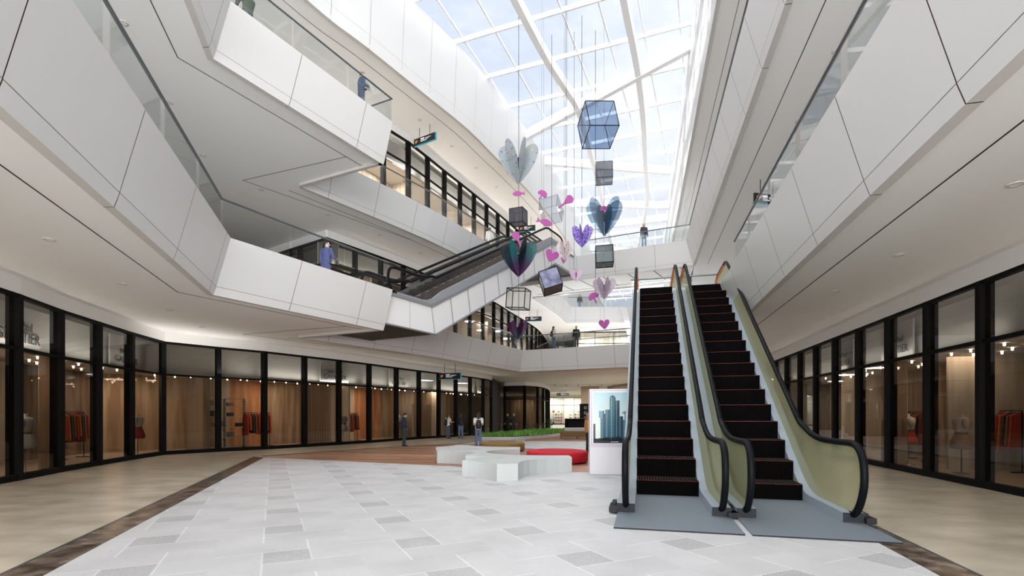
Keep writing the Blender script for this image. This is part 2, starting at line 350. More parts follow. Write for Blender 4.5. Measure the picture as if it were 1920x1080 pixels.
tn = [0]
UPFL = mat('upper_floor_stone', (.80, .80, .80), .4)
def trim():
    tn[0] += 1; return 'trim_%d' % tn[0]
for lv in (2, 3):
    zb = ZB[lv]; zs = zb + .1
    fascia(trim(), LEFT[:3], -1, zb, spacing=2.85, start=.45)
    fascia(trim(), LEFT[2:4], -1, zb, spacing=2.6)
    fascia(trim(), smooth_line(LEFT[3:], 3), -1, zb, spacing=2.6, start=1.3)
    fascia(trim(), BR_F, -1, zb, spacing=2.7, start=1.9)
    fascia(trim(), [(rx(y), y) for y in (-6, 32.95)], 1, zb, spacing=2.3, start=.2)
    if lv == 3:
        fascia(trim(), BR_B[::-1], -1, zb, spacing=2.7)
        fascia(trim(), smooth_line(VOID2L, 2), -1, zb, spacing=2.6)
        fascia(trim(), [VOID2L[-1], RIGHT2[-1]], -1, zb, spacing=2.6, start=.8)
        fascia(trim(), RIGHT2, 1, zb, spacing=2.6)
    else:
        mb = MB(); mb.prism([BR_B[0]] + smooth_line(VOID2L, 2)[1:] + [RIGHT2[1], BR_B[1]], zs, zs + 1.36, mi=0, mtop=1); struct('ceiling', mb, [SOFFIT, UPFL])
    # slabs
    LB = smooth_line(LEFT[3:], 3); LV = smooth_line(VOID2L, 2)
    mb = MB(); mb.prism([LEFT[0], LEFT[1], LEFT[2], LEFT[3]] + LB[1:] + LV + [(5.8, 53.6), (5.8, 96), (-34, 96), (-34, -6)], zs, zs + 1.36, mi=0, mtop=1); struct('ceiling', mb, [SOFFIT, UPFL])
    mb = MB(); mb.prism([BR_F[0], BR_F[1], BR_B[1], BR_B[0]], zs, zs + 1.36, mi=0, mtop=1); struct('ceiling', mb, [SOFFIT, UPFL])
    mb = MB(); mb.prism([(rx(-6), -6), (30, -6), (30, 53.3), (RIGHT2[1][0], 53.3), RIGHT2[0], BR_F[1]], zs, zs + 1.36, mi=0, mtop=1); struct('ceiling', mb, [SOFFIT, UPFL])
    mb = MB(); mb.prism([(5.8, 53.5), (30, 53.3), (30, 96), (5.8, 96)], zs, zs + 1.36, mi=0, mtop=1); struct('ceiling', mb, [SOFFIT, UPFL])
    # soffit grooves
    groove(trim(), off_line(LEFT[:3], .95), zs)
    groove(trim(), off_line(smooth_line(LEFT[3:], 3), .95), zs)
    groove(trim(), [(rx(y, 4.36), y) for y in (-6, 33)], zs)
    g = off_line(LEFT, .95); groove(trim(), [tuple(g[2]), (g[3].x - .9, g[3].y - .05), tuple(g[4])], zs)
    # panel joints under the bridge
    mb = MB(); e = Vector((BR_F[1][0] - BR_F[0][0], BR_F[1][1] - BR_F[0][1])); ln = e.length; e.normalize(); nn = Vector((-e.y, e.x))
    o0 = Vector(BR_F[0]) + nn * .35
    for d in (0, .98 if lv == 2 else 2.9):
        a = o0 + nn * d; b = a + e * (ln - .3); mb.bar((a.x, a.y, zs), (b.x, b.y, zs), .03, .03)
    k = 1.0
    while k < ln:
        a = o0 + e * k; b = a + nn * (.98 if lv == 2 else 2.9) + e * .35; mb.bar((a.x, a.y, zs), (b.x, b.y, zs), .045, .03); k += 1.25 if lv == 2 else 1.75
    if lv == 2:
        for j in range(9):
            a = Vector((2.0 + j * 1.3, 56.5 - j * .1)); mb.bar((a.x, a.y, zs), (a.x + .5, a.y + 3.0, zs), .05, .03)
        mb.bar((1.5, 56.5, zs), (14, 55.6, zs), .05, .03); mb.bar((2.3, 59.6, zs), (15, 58.8, zs), .05, .03)
    struct(trim(), mb, GROOVE)

# fourth floor: tall curved fascia that carries the roof light
L4 = smooth_line([(-5.2, -6), (-7.6, 0), (-9.4, 7), (-9.9, 12), (-9.2, 16.8), (-7.6, 20.4), (-6.35, 22.3), (-4.3, 25.7), (-2.45, 28.8), (-.95, 32.0), (.55, 35.2), (2.25, 39.2), (3.75, 43.2), (6.0, 50), (7.6, 55.5), (11, 67), (14.5, 79)], 3)
fascia(trim(), L4, -1, ZB[4], h=3.85, lean=.22, spacing=2.0, edge=PANEL_EDGE2)
R4 = [(rx(-6, 2.95), -6), (rx(40, 2.95), 40), (rx(79, 2.95), 79)]
fascia(trim(), R4, 1, ZB[4], h=3.85, lean=.36, spacing=2.4, edge=PANEL_EDGE2)
mb = MB(); mb.prism(L4 + [(14.5, 96), (-34, 96), (-34, -6)], ZB[4] + .1, 21.45, mi=0); struct('ceiling', mb, SOFFIT)
mb = MB(); mb.prism([R4[0], (30, -6), (30, 96), (R4[2][0], 96), R4[2], R4[1]], ZB[4] + .1, 21.45, mi=0); struct('ceiling', mb, SOFFIT)
groove(trim(), off_line(L4, .95), ZB[4] + .1); groove(trim(), [(rx(y, 3.85), y) for y in (-6, 79)], ZB[4] + .1)

# roof light: skewed grid of glazing bars, deep crossing beams
A_ = Vector((math.sin(math.radians(21.5)), math.cos(math.radians(21.5)))); B_ = Vector((A_.y, -A_.x))
o_ = Vector((-.90, 26.63)); ZR = 21.62
mb = MB()
for i in range(-9, 10):
    a = o_ + B_ * (i * 1.8) - A_ * 38; b = o_ + B_ * (i * 1.8) + A_ * 66
    mb.bar((a.x, a.y, ZR), (b.x, b.y, ZR), .07, .12)
struct(trim(), mb, WHITEM)
mb = MB()
for j in range(-11, 21):
    a = o_ + A_ * (j * 3.2) - B_ * 16; b = o_ + A_ * (j * 3.2) + B_ * 17
    mb.bar((a.x, a.y, ZR - .02), (b.x, b.y, ZR - .02), .1, .24)
struct(trim(), mb, WHITEM)
def beam(pts, w=.32, h=.55, z=21.2):
    mb = MB(); a = off_line(pts, w / 2); b = off_line(pts, -w / 2); n = len(pts)
    for i in range(n - 1):
        P = [(a[i].x, a[i].y), (b[i].x, b[i].y), (b[i + 1].x, b[i + 1].y), (a[i + 1].x, a[i + 1].y)]
        mb.prism(P, z - h / 2, z + h / 2)
    struct(trim(), mb, WHITEM)
beam(smooth_line([(-9, 3), (-5, 12), (-2, 18.8), (.1, 23.9), (1.83, 27.9), (3.0, 30.2), (4.27, 32.8), (5.87, 38.2), (7.4, 43.5), (9.6, 52), (12.3, 62)], 3))
beam(smooth_line([(-1.5, 3), (1.0, 12), (3.6, 19.0), (5.2, 23.9), (6.87, 28.3), (8.66, 33.8), (10.3, 39.6), (12.4, 47), (14.5, 58.6), (16, 68)], 3))
for a, b in (((.9, 36.0), (9.6, 27.0)), ((2.4, 39.5), (12.7, 41.1)), ((4.8, 47.5), (14.7, 47.9)), ((-9.5, 14), (5.8, 12.5)), ((-8.5, 19.5), (6.4, 18.2)), ((6.5, 54), (16.5, 50.5)), ((-9, 8), (4.3, 6)), ((8, 60), (18, 62))):
    beam([a, b], .3, .62)
mb = MB(); mb.quad((-14, -7, 21.72), (26, -7, 21.72), (26, 97, 21.72), (-14, 97, 21.72)); struct('window_1', mb, G_ROOF)

# ------------------------------------------------------------------ ground floor surfaces
mb = MB(); mb.prism([(-34, -6), (30, -6), (30, 96), (-34, 96)], -.3, 0); struct('floor', mb, MARBLE)
LB0 = [(-3.0 + .33 * 6 - .05, -6), (-9.3, 19.2)]
def lx(y): return -2.98 - .3292 * y
TILEP = [(lx(-6), -6), (lx(19.2), 19.2), (2.07, 14.2), (rx(12.45, 2.97), 12.45), (rx(-6, 2.97), -6)]
mb = MB(); mb.prism(TILEP, -.1, .004); struct('floor', mb, TILE)
mb = MB()
mb.prism([(lx(-6) - .42, -6), (lx(19.6) - .42, 19.55), (lx(19.2), 19.2), (lx(-6), -6)], -.1, .006)
mb.prism([(rx(-6, 2.97), -6), (rx(30, 2.97), 30), (rx(30, 3.36), 30), (rx(-6, 3.36), -6)], -.1, .006); struct('floor', mb, DMARBLE)
mb = MB(); mb.prism([(lx(-6) - .46, -6), (lx(19.6) - .46, 19.55), (lx(19.6) - .42, 19.55), (lx(-6) - .42, -6)], -.1, .007)
mb.prism([(rx(-6, 3.36), -6), (rx(30, 3.36), 30), (rx(30, 3.40), 30), (rx(-6, 3.40), -6)], -.1, .007); struct('floor', mb, mat('teal_inlay', (.05, .08, .085), .3))
WD = [(lx(19.2), 19.2), (-9.6, 19.8), (-5.8, 25.5), (-3.0, 28.3), (-2.3, 28.4), (3.1, 21.3), (rx(19.2, 2.97), 19.2), (rx(12.45, 2.97), 12.45), (2.07, 14.2)]
mb = MB(); mb.prism(WD, -.1, .008); struct('floor', mb, WOOD)
mb = MB(); mb.prism([(-2.9, 28.45), (-2.3, 28.4), (3.1, 21.3), (rx(19.2, 2.97), 19.2), (rx(30, 2.97), 30), (.75, 31.2), (-1.9, 32.2)], -.1, .004); struct('floor', mb, TILE)
mb = MB(); mb.prism([(.75, 31.2), (10, 30), (10, 44), (6.2, 45), (4.3, 40.4), (.9, 32.9)], -.1, .008); struct('floor', mb, WOOD)
mb = MB(); mb.bar((-9.7, 19.85, 0), (-5.85, 25.55, 0), .06, .03); mb.bar((-5.85, 25.55, 0), (-2.9, 28.5, 0), .06, .03); mb.bar((-2.9, 28.5, 0), (-1.9, 32.2, 0), .06, .03); struct(trim(), mb, BLACK)

# ------------------------------------------------------------------ shop fronts, one window per bay
wn = [2]
SHOPW = []
def shopfront(bays, z0, side, gl=GL, tr=3.22, wm=.17, dm=.28, band=True, bandtop=4.97, glassmat=None, last=True):
    """bays: points of the mullions; side: +1 shop lies left of travel"""
    for i in range(len(bays) - 1):
        p = Vector(bays[i]); q = Vector(bays[i + 1]); d = (q - p); l = d.length; ang = math.atan2(d.y, d.x)
        wn[0] += 1; r = empty('window_%d' % wn[0], (p.x, p.y, z0), ang, kind='structure')
        m = MB(); m.box((0, side * (dm / 2 - .08), gl / 2), (wm, dm, gl))
        if i == len(bays) - 2 and last: m.box((l, side * (dm / 2 - .08), gl / 2), (wm, dm, gl))
        m.build('mullion', BLACK, r)
        m = MB(); m.box((l / 2, 0, .075), (l, .14, .15)); m.box((l / 2, 0, gl - .04), (l, .14, .09)); m.box((l / 2, 0, tr), (l, .1, .075)); m.build('frame', BLACK, r)
        for nm, a, b in (('lower_pane', .15, tr - .04), ('upper_pane', tr + .04, gl - .08)):
            m = MB(); m.quad((wm / 2, side * .02, a), (l - wm / 2, side * .02, a), (l - wm / 2, side * .02, b), (wm / 2, side * .02, b)); m.build(nm, glassmat or G_SHOP, r)
    if band:
        mb = MB(); a = off_line(bays, -side * .07); b = off_line(bays, side * .3)
        for i in range(len(bays) - 1):
            P = [tuple(a[i]), tuple(a[i + 1]), tuple(b[i + 1]), tuple(b[i])]
            if side < 0: P = P[::-1]
            mb.prism(P, z0 + gl, z0 + bandtop)
        struct(trim(), mb, BAND)
    SHOPW.append((bays, z0, side))

W1L = [(-7.5, -6.0)] + [(-12.07 + .505 * k, 12.5 - 2.05 * k) for k in range(8, 0, -1)] + [(-12.07, 12.5), (-12.67, 14.35), (-13.12, 16.25), (-13.6, 18.3), (-14.0, 20.55), (-12.75, 22.26), (-11.46, 23.75), (-10.35, 25.6), (-9.25, 27.45), (-8.2, 29.5), (-7.15, 31.8), (-6.15, 34.0), (-5.1, 35.9), (-4.1, 37.7), (-3.2, 39.6), (-2.3, 41.5), (-1.75, 43.6)]
W1R = [(7.65 + .24 * y, y) for y in [11.3 + 2.08 * k for k in range(-8, 17)]]
shopfront(W1L, 0, 1); shopfront(W1R, 0, -1)
W2L = [(-17.9, 32.6), (-15.8, 31.2), (-13.8, 29.8), (-11.8, 28.4), (-9.77, 27.0)]
W2M = resample(smooth_line([(-9.77, 27.0), (-6.7, 32.1), (-4.2, 37.0), (-1.6, 42.1), (-.33, 46), (1.8, 52.5), (3.2, 57.9), (5, 68.5)], 4), 1.95)
shopfront(W2L, F2, 1); shopfront(W2M, F2, 1)
W3 = resample(smooth_line([(-14, 27.5), (-9.5, 26.4), (-7.6, 27.2), (-6.5, 28.7), (-5.7, 30.0), (-4.9, 31.8), (-4.0, 33.75), (-3.2, 35.4), (-1.5, 39.1), (0, 42.5), (2.4, 48.2), (3.6, 51.5)], 4), 1.93)
shopfront(W3, F3, 1, bandtop=4.95, glassmat=G_UP)
# glass block further back on the ground floor
W1F = resample(smooth_line([(-1.75, 43.6), (-1.6, 48), (-1.25, 52.2), (0.2, 51.9), (1.6, 51.6), (3.0, 54), (4.1, 59), (4.9, 67), (5.2, 75)], 4), 2.3)
shopfront(W1F[4:], 0, 1)
mb = MB(); mb.bar((-1.85, 43.7, 2.4), (-1.3, 52, 2.4), .2, 4.8); struct('wall_left', mb, mat('dark_wall', (.02, .016, .014), .7))
# far bright shops
W1Z = [(5.2 + 1.7 * k, 85) for k in range(8)]
shopfront(W1Z, 0, 1, wm=.05, dm=.08, glassmat=G_BAL)
W2Z = [(7.2 + 2.1 * k, 57.6 - .12 * k) for k in range(6)]
shopfront(W2Z, F2, 1, wm=.05, dm=.08, glassmat=G_BAL)

# ------------------------------------------------------------------ shop interiors
def shop_wall_mat(name, c1, c2, sc=1.2):
    return noisy(name, c1, c2, sc, .7, 3, (3.0, 3.0, .25), .38, .62)
SW1 = shop_wall_mat('shop_warm_timber_wall', (.30, .20, .13), (.52, .40, .29))
SW2 = shop_wall_mat('shop_cream_wall', (.45, .36, .28), (.70, .60, .48))
SW3 = shop_wall_mat('shop_dark_wall', (.10, .07, .055), (.22, .16, .12)); SW4 = shop_wall_mat('shop_orange_wall', (.42, .18, .08), (.60, .32, .17)); SW5 = shop_wall_mat('shop_pale_wall', (.45, .40, .34), (.62, .56, .49))
WALLS = [SW1, SW5, SW4, SW1, SW3, SW5]
SFL = mat('shop_floor', (.42, .33, .25), .35)
SCE = mat('shop_ceiling', (.55, .53, .50), .8)
CURT = noisy('sheer_curtain', (.42, .33, .25), (.62, .52, .42), 3, .9, 2, (14, 14, .1), .4, .6)
LAMP = mat('lamp_glow', (1, .9, .75), .5, emit=(1, .80, .55), es=14)
LAMPW = mat('lamp_glow_white', (1, 1, 1), .5, emit=(1, .93, .85), es=10)
BANDM = mat('shop_sign_band', (.50, .50, .49), .7)
CH = 3.36
def interior(bays, z0, side, depth=3.4, wall=SW1, power=42, every=3, col=(1, .80, .60), lamps=True, endwalls=True, CH=3.36):
    back = off_line(bays, side * depth); a = off_line(bays, side * .3)
    a = off_line(bays, side * .76)
    mb = MB()
    for i in range(len(bays) - 1):
        P = [tuple(back[i]), tuple(back[i + 1])]
        mb.quad((*P[0], z0), (*P[1], z0), (*P[1], z0 + CH + .1), (*P[0], z0 + CH + .1))
    if not isinstance(wall, (list, tuple)): wall = [wall]
    rnd = random.Random(len(bays) * 7); mb.m = [rnd.randrange(len(wall)) for _ in mb.m]
    struct('wall_back', mb, wall)
    mb = MB()                               # return walls between the shop units
    fr_ = off_line(bays, side * (depth * .45))
    for i in range(2, len(bays) - 1, 4):
        mb.bar((fr_[i].x, fr_[i].y, z0 + CH / 2), (back[i].x, back[i].y, z0 + CH / 2), .1, CH)
    struct('wall_back', mb, wall[-1])
    mb = MB()
    for i in range(len(bays) - 1):
        mb.quad((a[i].x, a[i].y, z0 + CH), (a[i + 1].x, a[i + 1].y, z0 + CH), (back[i + 1].x, back[i + 1].y, z0 + CH), (back[i].x, back[i].y, z0 + CH))
    struct('ceiling', mb, SCE)
    if z0 >= 0:
        mb = MB()
        for i in range(len(bays) - 1):
            mb.quad((bays[i][0], bays[i][1], z0 + .012), (bays[i + 1][0], bays[i + 1][1], z0 + .012), (back[i + 1].x, back[i + 1].y, z0 + .012), (back[i].x, back[i].y, z0 + .012))
        struct('floor', mb, SFL)
    mid = off_line(bays, side * depth * .5)
    for i in range(1, len(bays) - 1, every):
        ld = bpy.data.lights.new('shop_light', 'AREA'); ld.shape = 'DISK'; ld.size = 1.6; ld.energy = power; ld.color = col
        lo = bpy.data.objects.new('shop_light', ld); COL.objects.link(lo); lo.location = (mid[i].x, mid[i].y, z0 + CH - .05)
    return mid, back
m1l, b1l = interior(W1L, 0, 1, wall=WALLS, power=50)
m1r, b1r = interior(W1R, 0, -1, wall=[SW1, SW3, SW5], power=24)
m2m, _ = interior(W2M, F2, 1, depth=3.0, wall=[SW2, SW1, SW5], power=70, every=3, col=(1, .86, .70))
m2l, _ = interior(W2L, F2, 1, depth=3.0, wall=SW2, power=10, every=2)
m3, b3 = interior(W3, F3, 1, depth=2.8, wall=[SW5, SW5, SW4, SW2], power=150, every=2, col=(1, .94, .85))
interior(W1F[4:], 0, 1, depth=1.8, power=12, every=4)
interior(W1Z, 0, 1, depth=3.5, wall=mat('bright_shop_wall', (.85, .84, .78), .6), power=110, every=2, col=(1, .95, .82), CH=GL)
interior(W2Z, F2, 1, depth=3.5, wall=mat('bright_shop_wall_upper', (.85, .80, .72), .6), power=160, every=2, col=(1, .92, .80), CH=GL)

# outer shell
DW = mat('outer_wall_plaster', (.45, .40, .36), .8)
def wallq(name, a, b, z0, z1, m=DW):
    mb = MB(); mb.bar((a[0], a[1], (z0 + z1) / 2), (b[0], b[1], (z0 + z1) / 2), .2, z1 - z0); return struct(name, mb, m)
mb = MB()                                  # unseen glazed front, added behind the camera to let daylight in
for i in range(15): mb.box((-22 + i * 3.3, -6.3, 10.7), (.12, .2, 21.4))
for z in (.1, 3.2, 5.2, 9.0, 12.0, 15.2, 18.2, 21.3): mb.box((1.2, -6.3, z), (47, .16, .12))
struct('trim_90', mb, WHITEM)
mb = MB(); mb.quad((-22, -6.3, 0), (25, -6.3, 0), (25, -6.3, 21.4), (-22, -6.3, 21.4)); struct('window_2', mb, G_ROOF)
wallq('wall_left', (3.7, 51.6), (9.5, 70), F3, 17.7, BAND)
wallq('wall_left', (-24, -6), (-24, 96), 0, 21.4)
wallq('wall_right', (27, -6), (27, 96), 0, 21.4)
wallq('wall_right', (rx(-6, 8.3), -6), (rx(53, 8.3), 53), F2, 17.6)
wallq('wall_front', (-24, 95), (27, 95), 0, 12.0)
wallq('wall_left', (-12.6, -6), (-14.6, 3), F2, 11.3); wallq('wall_left', (-12.6, -6), (-15.5, 24), F3, 17.7)
wallq('wall_left', (-14.6, 3), (-17.8, 20), F2, 11.3); wallq('wall_left', (-17.8, 20), (-17.9, 32.6), F2, 11.3, mat('brown_wall', (.16, .10, .065), .6))
wallq('wall_right', (5.4, 75), (5.4, 85.0), 0, 4.9)
wallq('wall_right', (8.1, 60), (10.2, 60), 0, 4.9, mat('brown_stone_column', (.34, .25, .16), .7))
wallq('wall_right', (15.0, 44.5), (18.5, 85), 0, 4.9, mat('brown_stone_wall', (.25, .18, .11), .7))
wallq('wall_right', (14.0, 42), (11.3, 60), 0, 4.9, mat('brown_stone_pier', (.25, .18, .11), .7))

# slanted pier between the two voids
mb = MB(); P = [at(1163, 576, 52), at(1176, 576, 52), at(1196, 700, 52), at(1182, 650, 52)]
Q = [p + Vector((.6, 2.0, 0)) for p in P]
mb.add(P + Q, [(0, 1, 2, 3), (7, 6, 5, 4), (0, 4, 5, 1), (1, 5, 6, 2), (2, 6, 7, 3), (3, 7, 4, 0)]); struct(trim(), mb, PANEL)

# ------------------------------------------------------------------ glass balustrades
def balustrade(label, pts, z, side, h=1.05, setb=.24, lean=.46, group=None, step=2.4, gm=None):
    """pts = bottom fascia line; panels stand just behind the fascia top"""
    ln = off_line(pts, side * (lean - setb)) if lean is not None else [Vector(p) for p in pts]
    o = (ln[0].x, ln[0].y, z)
    r = empty('glass_balustrade', o, 0, label, 'balustrade', group)
    for i in range(len(ln) - 1):
        l = (ln[i + 1] - ln[i]).length; k = max(1, round(l / step))
        for j in range(k):
            a = ln[i].lerp(ln[i + 1], j / k + .006); b = ln[i].lerp(ln[i + 1], (j + 1) / k - .006)
            m = MB(); m.bar((a.x, a.y, z + h / 2 - .02), (b.x, b.y, z + h / 2 - .02), .012, h - .04); m.build('glass_panel', gm or G_BAL, r, off=o)
    m = MB(); m.tube([(p.x, p.y, z + h) for p in ln], .034, 8); m.build('handrail', HAND, r, off=o)
    return r
balustrade('glass balustrade with grey handrail along the left second floor edge, bending at the corner', LEFT[:3], F2, -1)
balustrade('glass balustrade with dark handrail along the third floor left prow, returning at its tip', LEFT[:4], F3, -1)
balustrade('glass balustrade on the third floor behind the prow in front of the lit shopfronts', smooth_line(LEFT[3:], 2), F3, -1)
balustrade('glass balustrade of the second floor walkway behind the crossing escalators', LEFT[4:], F2, -1)
balustrade('glass balustrade with grey handrail along the right second floor edge above the escalators', [RIGHT[0], (rx(17.2), 17.2)], F2, 1)
balustrade('glass balustrade on the right second floor edge beyond the escalator landing', [(rx(24.2), 24.2), (rx(32.6), 32.6)], F2, 1)
balustrade('glass balustrade along the right third floor edge under the roof light', RIGHT, F3, 1)
balustrade('front glass balustrade of the second floor bridge', BR_F, F2, -1)
balustrade('rear glass balustrade of the second floor bridge, behind the people on it', [(8.6, 37.4), (2.9, 40.5), (1.9, 44.0)], F2, -1)
balustrade('front glass balustrade of the third floor bridge with a woman behind it', [(4.9, 36.36), (11.9, 32.95)], F3, -1)
balustrade('rear glass balustrade of the third floor bridge', BR_B[::-1], F3, -1)
balustrade('glass balustrade at the far end of the third floor void', [VOID2L[-1], RIGHT2[-1]], F3, -1)

# ------------------------------------------------------------------ escalators
def arc_path(keys, k=6):
    return smooth_line(keys, k)
def escalator(label, origin, ang, z0, n, rise1, rise, run, width=1.17, top_len=2.6, deckm=None, railh=.05, glassm=None, stepm=None, group=None, plate=True, truss=True, edge=True, blocks=(1, 1)):
    """local frame: x right, y = travel up, origin = left step edge at the first riser"""
    r = empty('escalator', (*origin, z0), ang, label, 'escalator', group)
    stepm = stepm or STEPM; sl = rise / run; dk = .28
    zt = [0, rise1] + [rise1 + rise * i for i in range(1, n)]
    Yt = (n - 1) * run; H = zt[-1]
    for i in range(n):
        y = i * run; za = zt[i]; zb_ = zt[i + 1]; dep = run if i < n - 1 else top_len + .2
        m = MB(); m.box((width / 2, y + dep / 2, (za + zb_) / 2 - .1 if i else zb_ / 2), (width, dep, zb_ - za + (.2 if i else 0)), mi=0)
        if i < n - 1:
            nr = 22
            for k in range(nr): m.box((width * (k + .5) / nr, y + run / 2, zb_ + .004), (width / nr * .5, run - .06, .008), mi=2)
            for k in range(nr): m.box((width * (k + .5) / nr, y - .004, (za + zb_) / 2), (width / nr * .5, .008, zb_ - za - .05), mi=0)
            if edge:
                m.box((width / 2, y - .004, zb_ - .006), (width - .01, .012, .0055), mi=1)
                m.box((width / 2, y + run - .03, zb_ + .003), (width - .02, .008, .008), mi=1)
                for xx in (.008, width - .008): m.box((xx, y + run / 2, zb_ + .003), (.008, run - .05, .008), mi=1)
        else: m.box((width / 2, y + .01, zb_ + .002), (width, .05, .006), mi=2)
        m.build('step', [stepm, EDGE if edge else STEPG, STEPG], r)
    def deckz(y):                                # deck top line
        a = .17; yb = -.42
        if y < yb: return a
        if y < .55: t = (y - yb) / .97; return a + t * t * (sl * .97 + .0) * .5
        base = a + sl * .97 * .5
        if y < Yt - .1: return base + sl * (y - .55)
        top = base + sl * (Yt - .65)
        if y < Yt + .9: t = (y - Yt + .1); return top + sl * t - sl * t * t / 2.0
        return top + sl * .5
    yend = Yt + top_len
    ys = [-1.97, -1.0, -.42, -.2, 0, .2, .4, .55] + [.55 + (Yt - .65) * k / 6 for k in range(1, 7)] + [Yt + .15, Yt + .4, Yt + .65, Yt + .9, yend]
    for si, x0 in ((0, -dk), (1, width)):
        m = MB()
        for a, b in zip(ys[:-1], ys[1:]):
            za, zb_ = deckz(a), deckz(b); lo = lambda y: max(0.0, min(deckz(y) - .5, deckz(y) - .5)) if y > .6 else 0.0
            la, lb = (lo(a), lo(b))
            V = [(x0, a, la), (x0 + dk, a, la), (x0 + dk, b, lb), (x0, b, lb), (x0, a, za), (x0 + dk, a, za), (x0 + dk, b, zb_), (x0, b, zb_)]
            m.add(V, [(3, 2, 1, 0), (4, 5, 6, 7)], 0); m.add(V, [(1, 2, 6, 5), (3, 0, 4, 7)], 0)
        a = ys[0]; m.quad((x0, a, 0), (x0 + dk, a, 0), (x0 + dk, a, .17), (x0, a, .17), 1)
        b = ys[-1]; m.quad((x0, b, deckz(b) - .5), (x0, b, deckz(b)), (x0 + dk, b, deckz(b)), (x0 + dk, b, deckz(b) - .5), 1)
        m.build('deck', [deckm or DECKM, DECKD], r)
        xc = x0 + dk / 2
        # handrail path
        hp = [(-1.75, .12), (-2.0, .16), (-2.2, .34), (-2.33, .62), (-2.31, .92), (-2.18, 1.10), (-1.9, 1.18), (-1.2, 1.175), (-.5, 1.19), (.05, 1.27), (.42, 1.38), (.75, deckz(.75) + .88)]
        y1 = 1.3; z1 = deckz(y1) + .88; hp += [(y1, z1)]
        y2 = Yt - .4; z2 = deckz(y2) + .88; hp += [(y1 + (y2 - y1) * .5, (z1 + z2) / 2), (y2, z2)]
        zt_ = deckz(yend) + .90; hp += [(Yt + .55, zt_ - .03), (Yt + 1.1, zt_), (yend + .0, zt_), (yend + .42, zt_ - .14), (yend + .56, zt_ - .5), (yend + .42, zt_ - .84), (yend + .1, zt_ - .98)]
        sp = []
        for i in range(len(hp) - 1):
            if i in (12, 13): sp += [hp[i]]
            else: sp += arc_path(hp, 4)[i * 4:(i + 1) * 4]
        sp.append(hp[-1])
        m = MB(); N = len(sp); wv = .052; hv = railh; rings = []
        for i, (y, z) in enumerate(sp):
            d = Vector((sp[min(i + 1, N - 1)][0] - sp[max(i - 1, 0)][0], sp[min(i + 1, N - 1)][1] - sp[max(i - 1, 0)][1])).normalized(); nr_ = Vector((-d.y, d.x))
            rg = []
            for k in range(10):
                t = 2 * PI * k / 10; rg.append((xc + wv * math.cos(t), y + nr_.x * hv * math.sin(t), z + nr_.y * hv * math.sin(t)))
            rings.append(rg)
        m.add([v for rg in rings for v in rg], [(i * 10 + k, i * 10 + (k + 1) % 10, (i + 1) * 10 + (k + 1) % 10, (i + 1) * 10 + k) for i in range(N - 1) for k in range(10)], 0, True)
        # orange lining under the newel ends
        m.build('handrail', RUBBER, r)
        gw = .045 if plate else .032
        for part_ in ((0, 1) if not plate else (1,)):
          m = MB()
          for i in range(N - 1):
            y, z = sp[i]
            if (part_ and y > Yt + .9 and z > zt_ - .42) or (not part_ and -1.9 < y < .6 and z > .9):
                q, w = sp[i], sp[i + 1]
                d = Vector((w[0] - q[0], w[1] - q[1])).normalized(); nr_ = Vector((-d.y, d.x)) * -.052
                m.add([(xc - gw, q[0] + nr_.x, q[1] + nr_.y), (xc + gw, q[0] + nr_.x, q[1] + nr_.y), (xc + gw, w[0] + nr_.x, w[1] + nr_.y), (xc - gw, w[0] + nr_.x, w[1] + nr_.y)], [(0, 1, 2, 3)])
          if m.v: m.build('handrail_guide', ORANGE, r)
        # glass infill following the handrail
        m = MB(); ins = [(y, z - .05) for y, z in sp if z > deckz(y) + .05]
        core = [q for q in ins if -2.25 < q[0] < yend + .45]
        core = [q for i, q in enumerate(core) if i == 0 or q[0] > core[i - 1][0] - .001]
        ymin = -2.24
        gl_ = [(-2.24, .62, .62)]
        prev = -2.24
        for y, z in sp:
            if y > prev + .02 and z > deckz(y) + .5 and y < yend + .5:
                lowz = deckz(y) if -1.97 <= y <= yend else (.62 - (y + 2.24) * 1.4 if y < -1.97 else zt_ - .5 - (.86 - .5) * (yend + .5 - y) / .5)
                gl_.append((y, lowz, z - .03)); prev = y
        for (a, la, ha), (b, lb, hb) in zip(gl_[:-1], gl_[1:]):
            m.quad((xc, a, la), (xc, b, lb), (xc, b, hb), (xc, a, ha))
        m.build('glass_side', glassm or G_ESC, r)
    # skirts
    m = MB()
    for x in (0.003, width - .003):
        for a, b in zip(ys[:-1], ys[1:]):
            m.quad((x, a, max(0, deckz(a) - .5)), (x, b, max(0, deckz(b) - .5)), (x, b, deckz(b) - .005), (x, a, deckz(a) - .005))
    m.build('skirt', deckm or DECKM, r)
    if plate:
        m = MB(); m.box((width / 2, -1.56, .014), (width + .54, 3.12, .028)); m.box((width / 2, -3.124, .012), (width + .54, .012, .024), mi=1); m.build('floor_plate', [PLATE, DECKD], r)
        for sgn, x in ((blocks[0], -dk - .06), (blocks[1], width + dk + .06)):
            if sgn:
                if sgn == .7: x -= .025
                m = MB(); m.box((x, -1.80, .07), (.13, .5, .08)); m.box((x, -1.65, .125), (.07, .4, .04)); m.build('guide_block', DECKD, r)
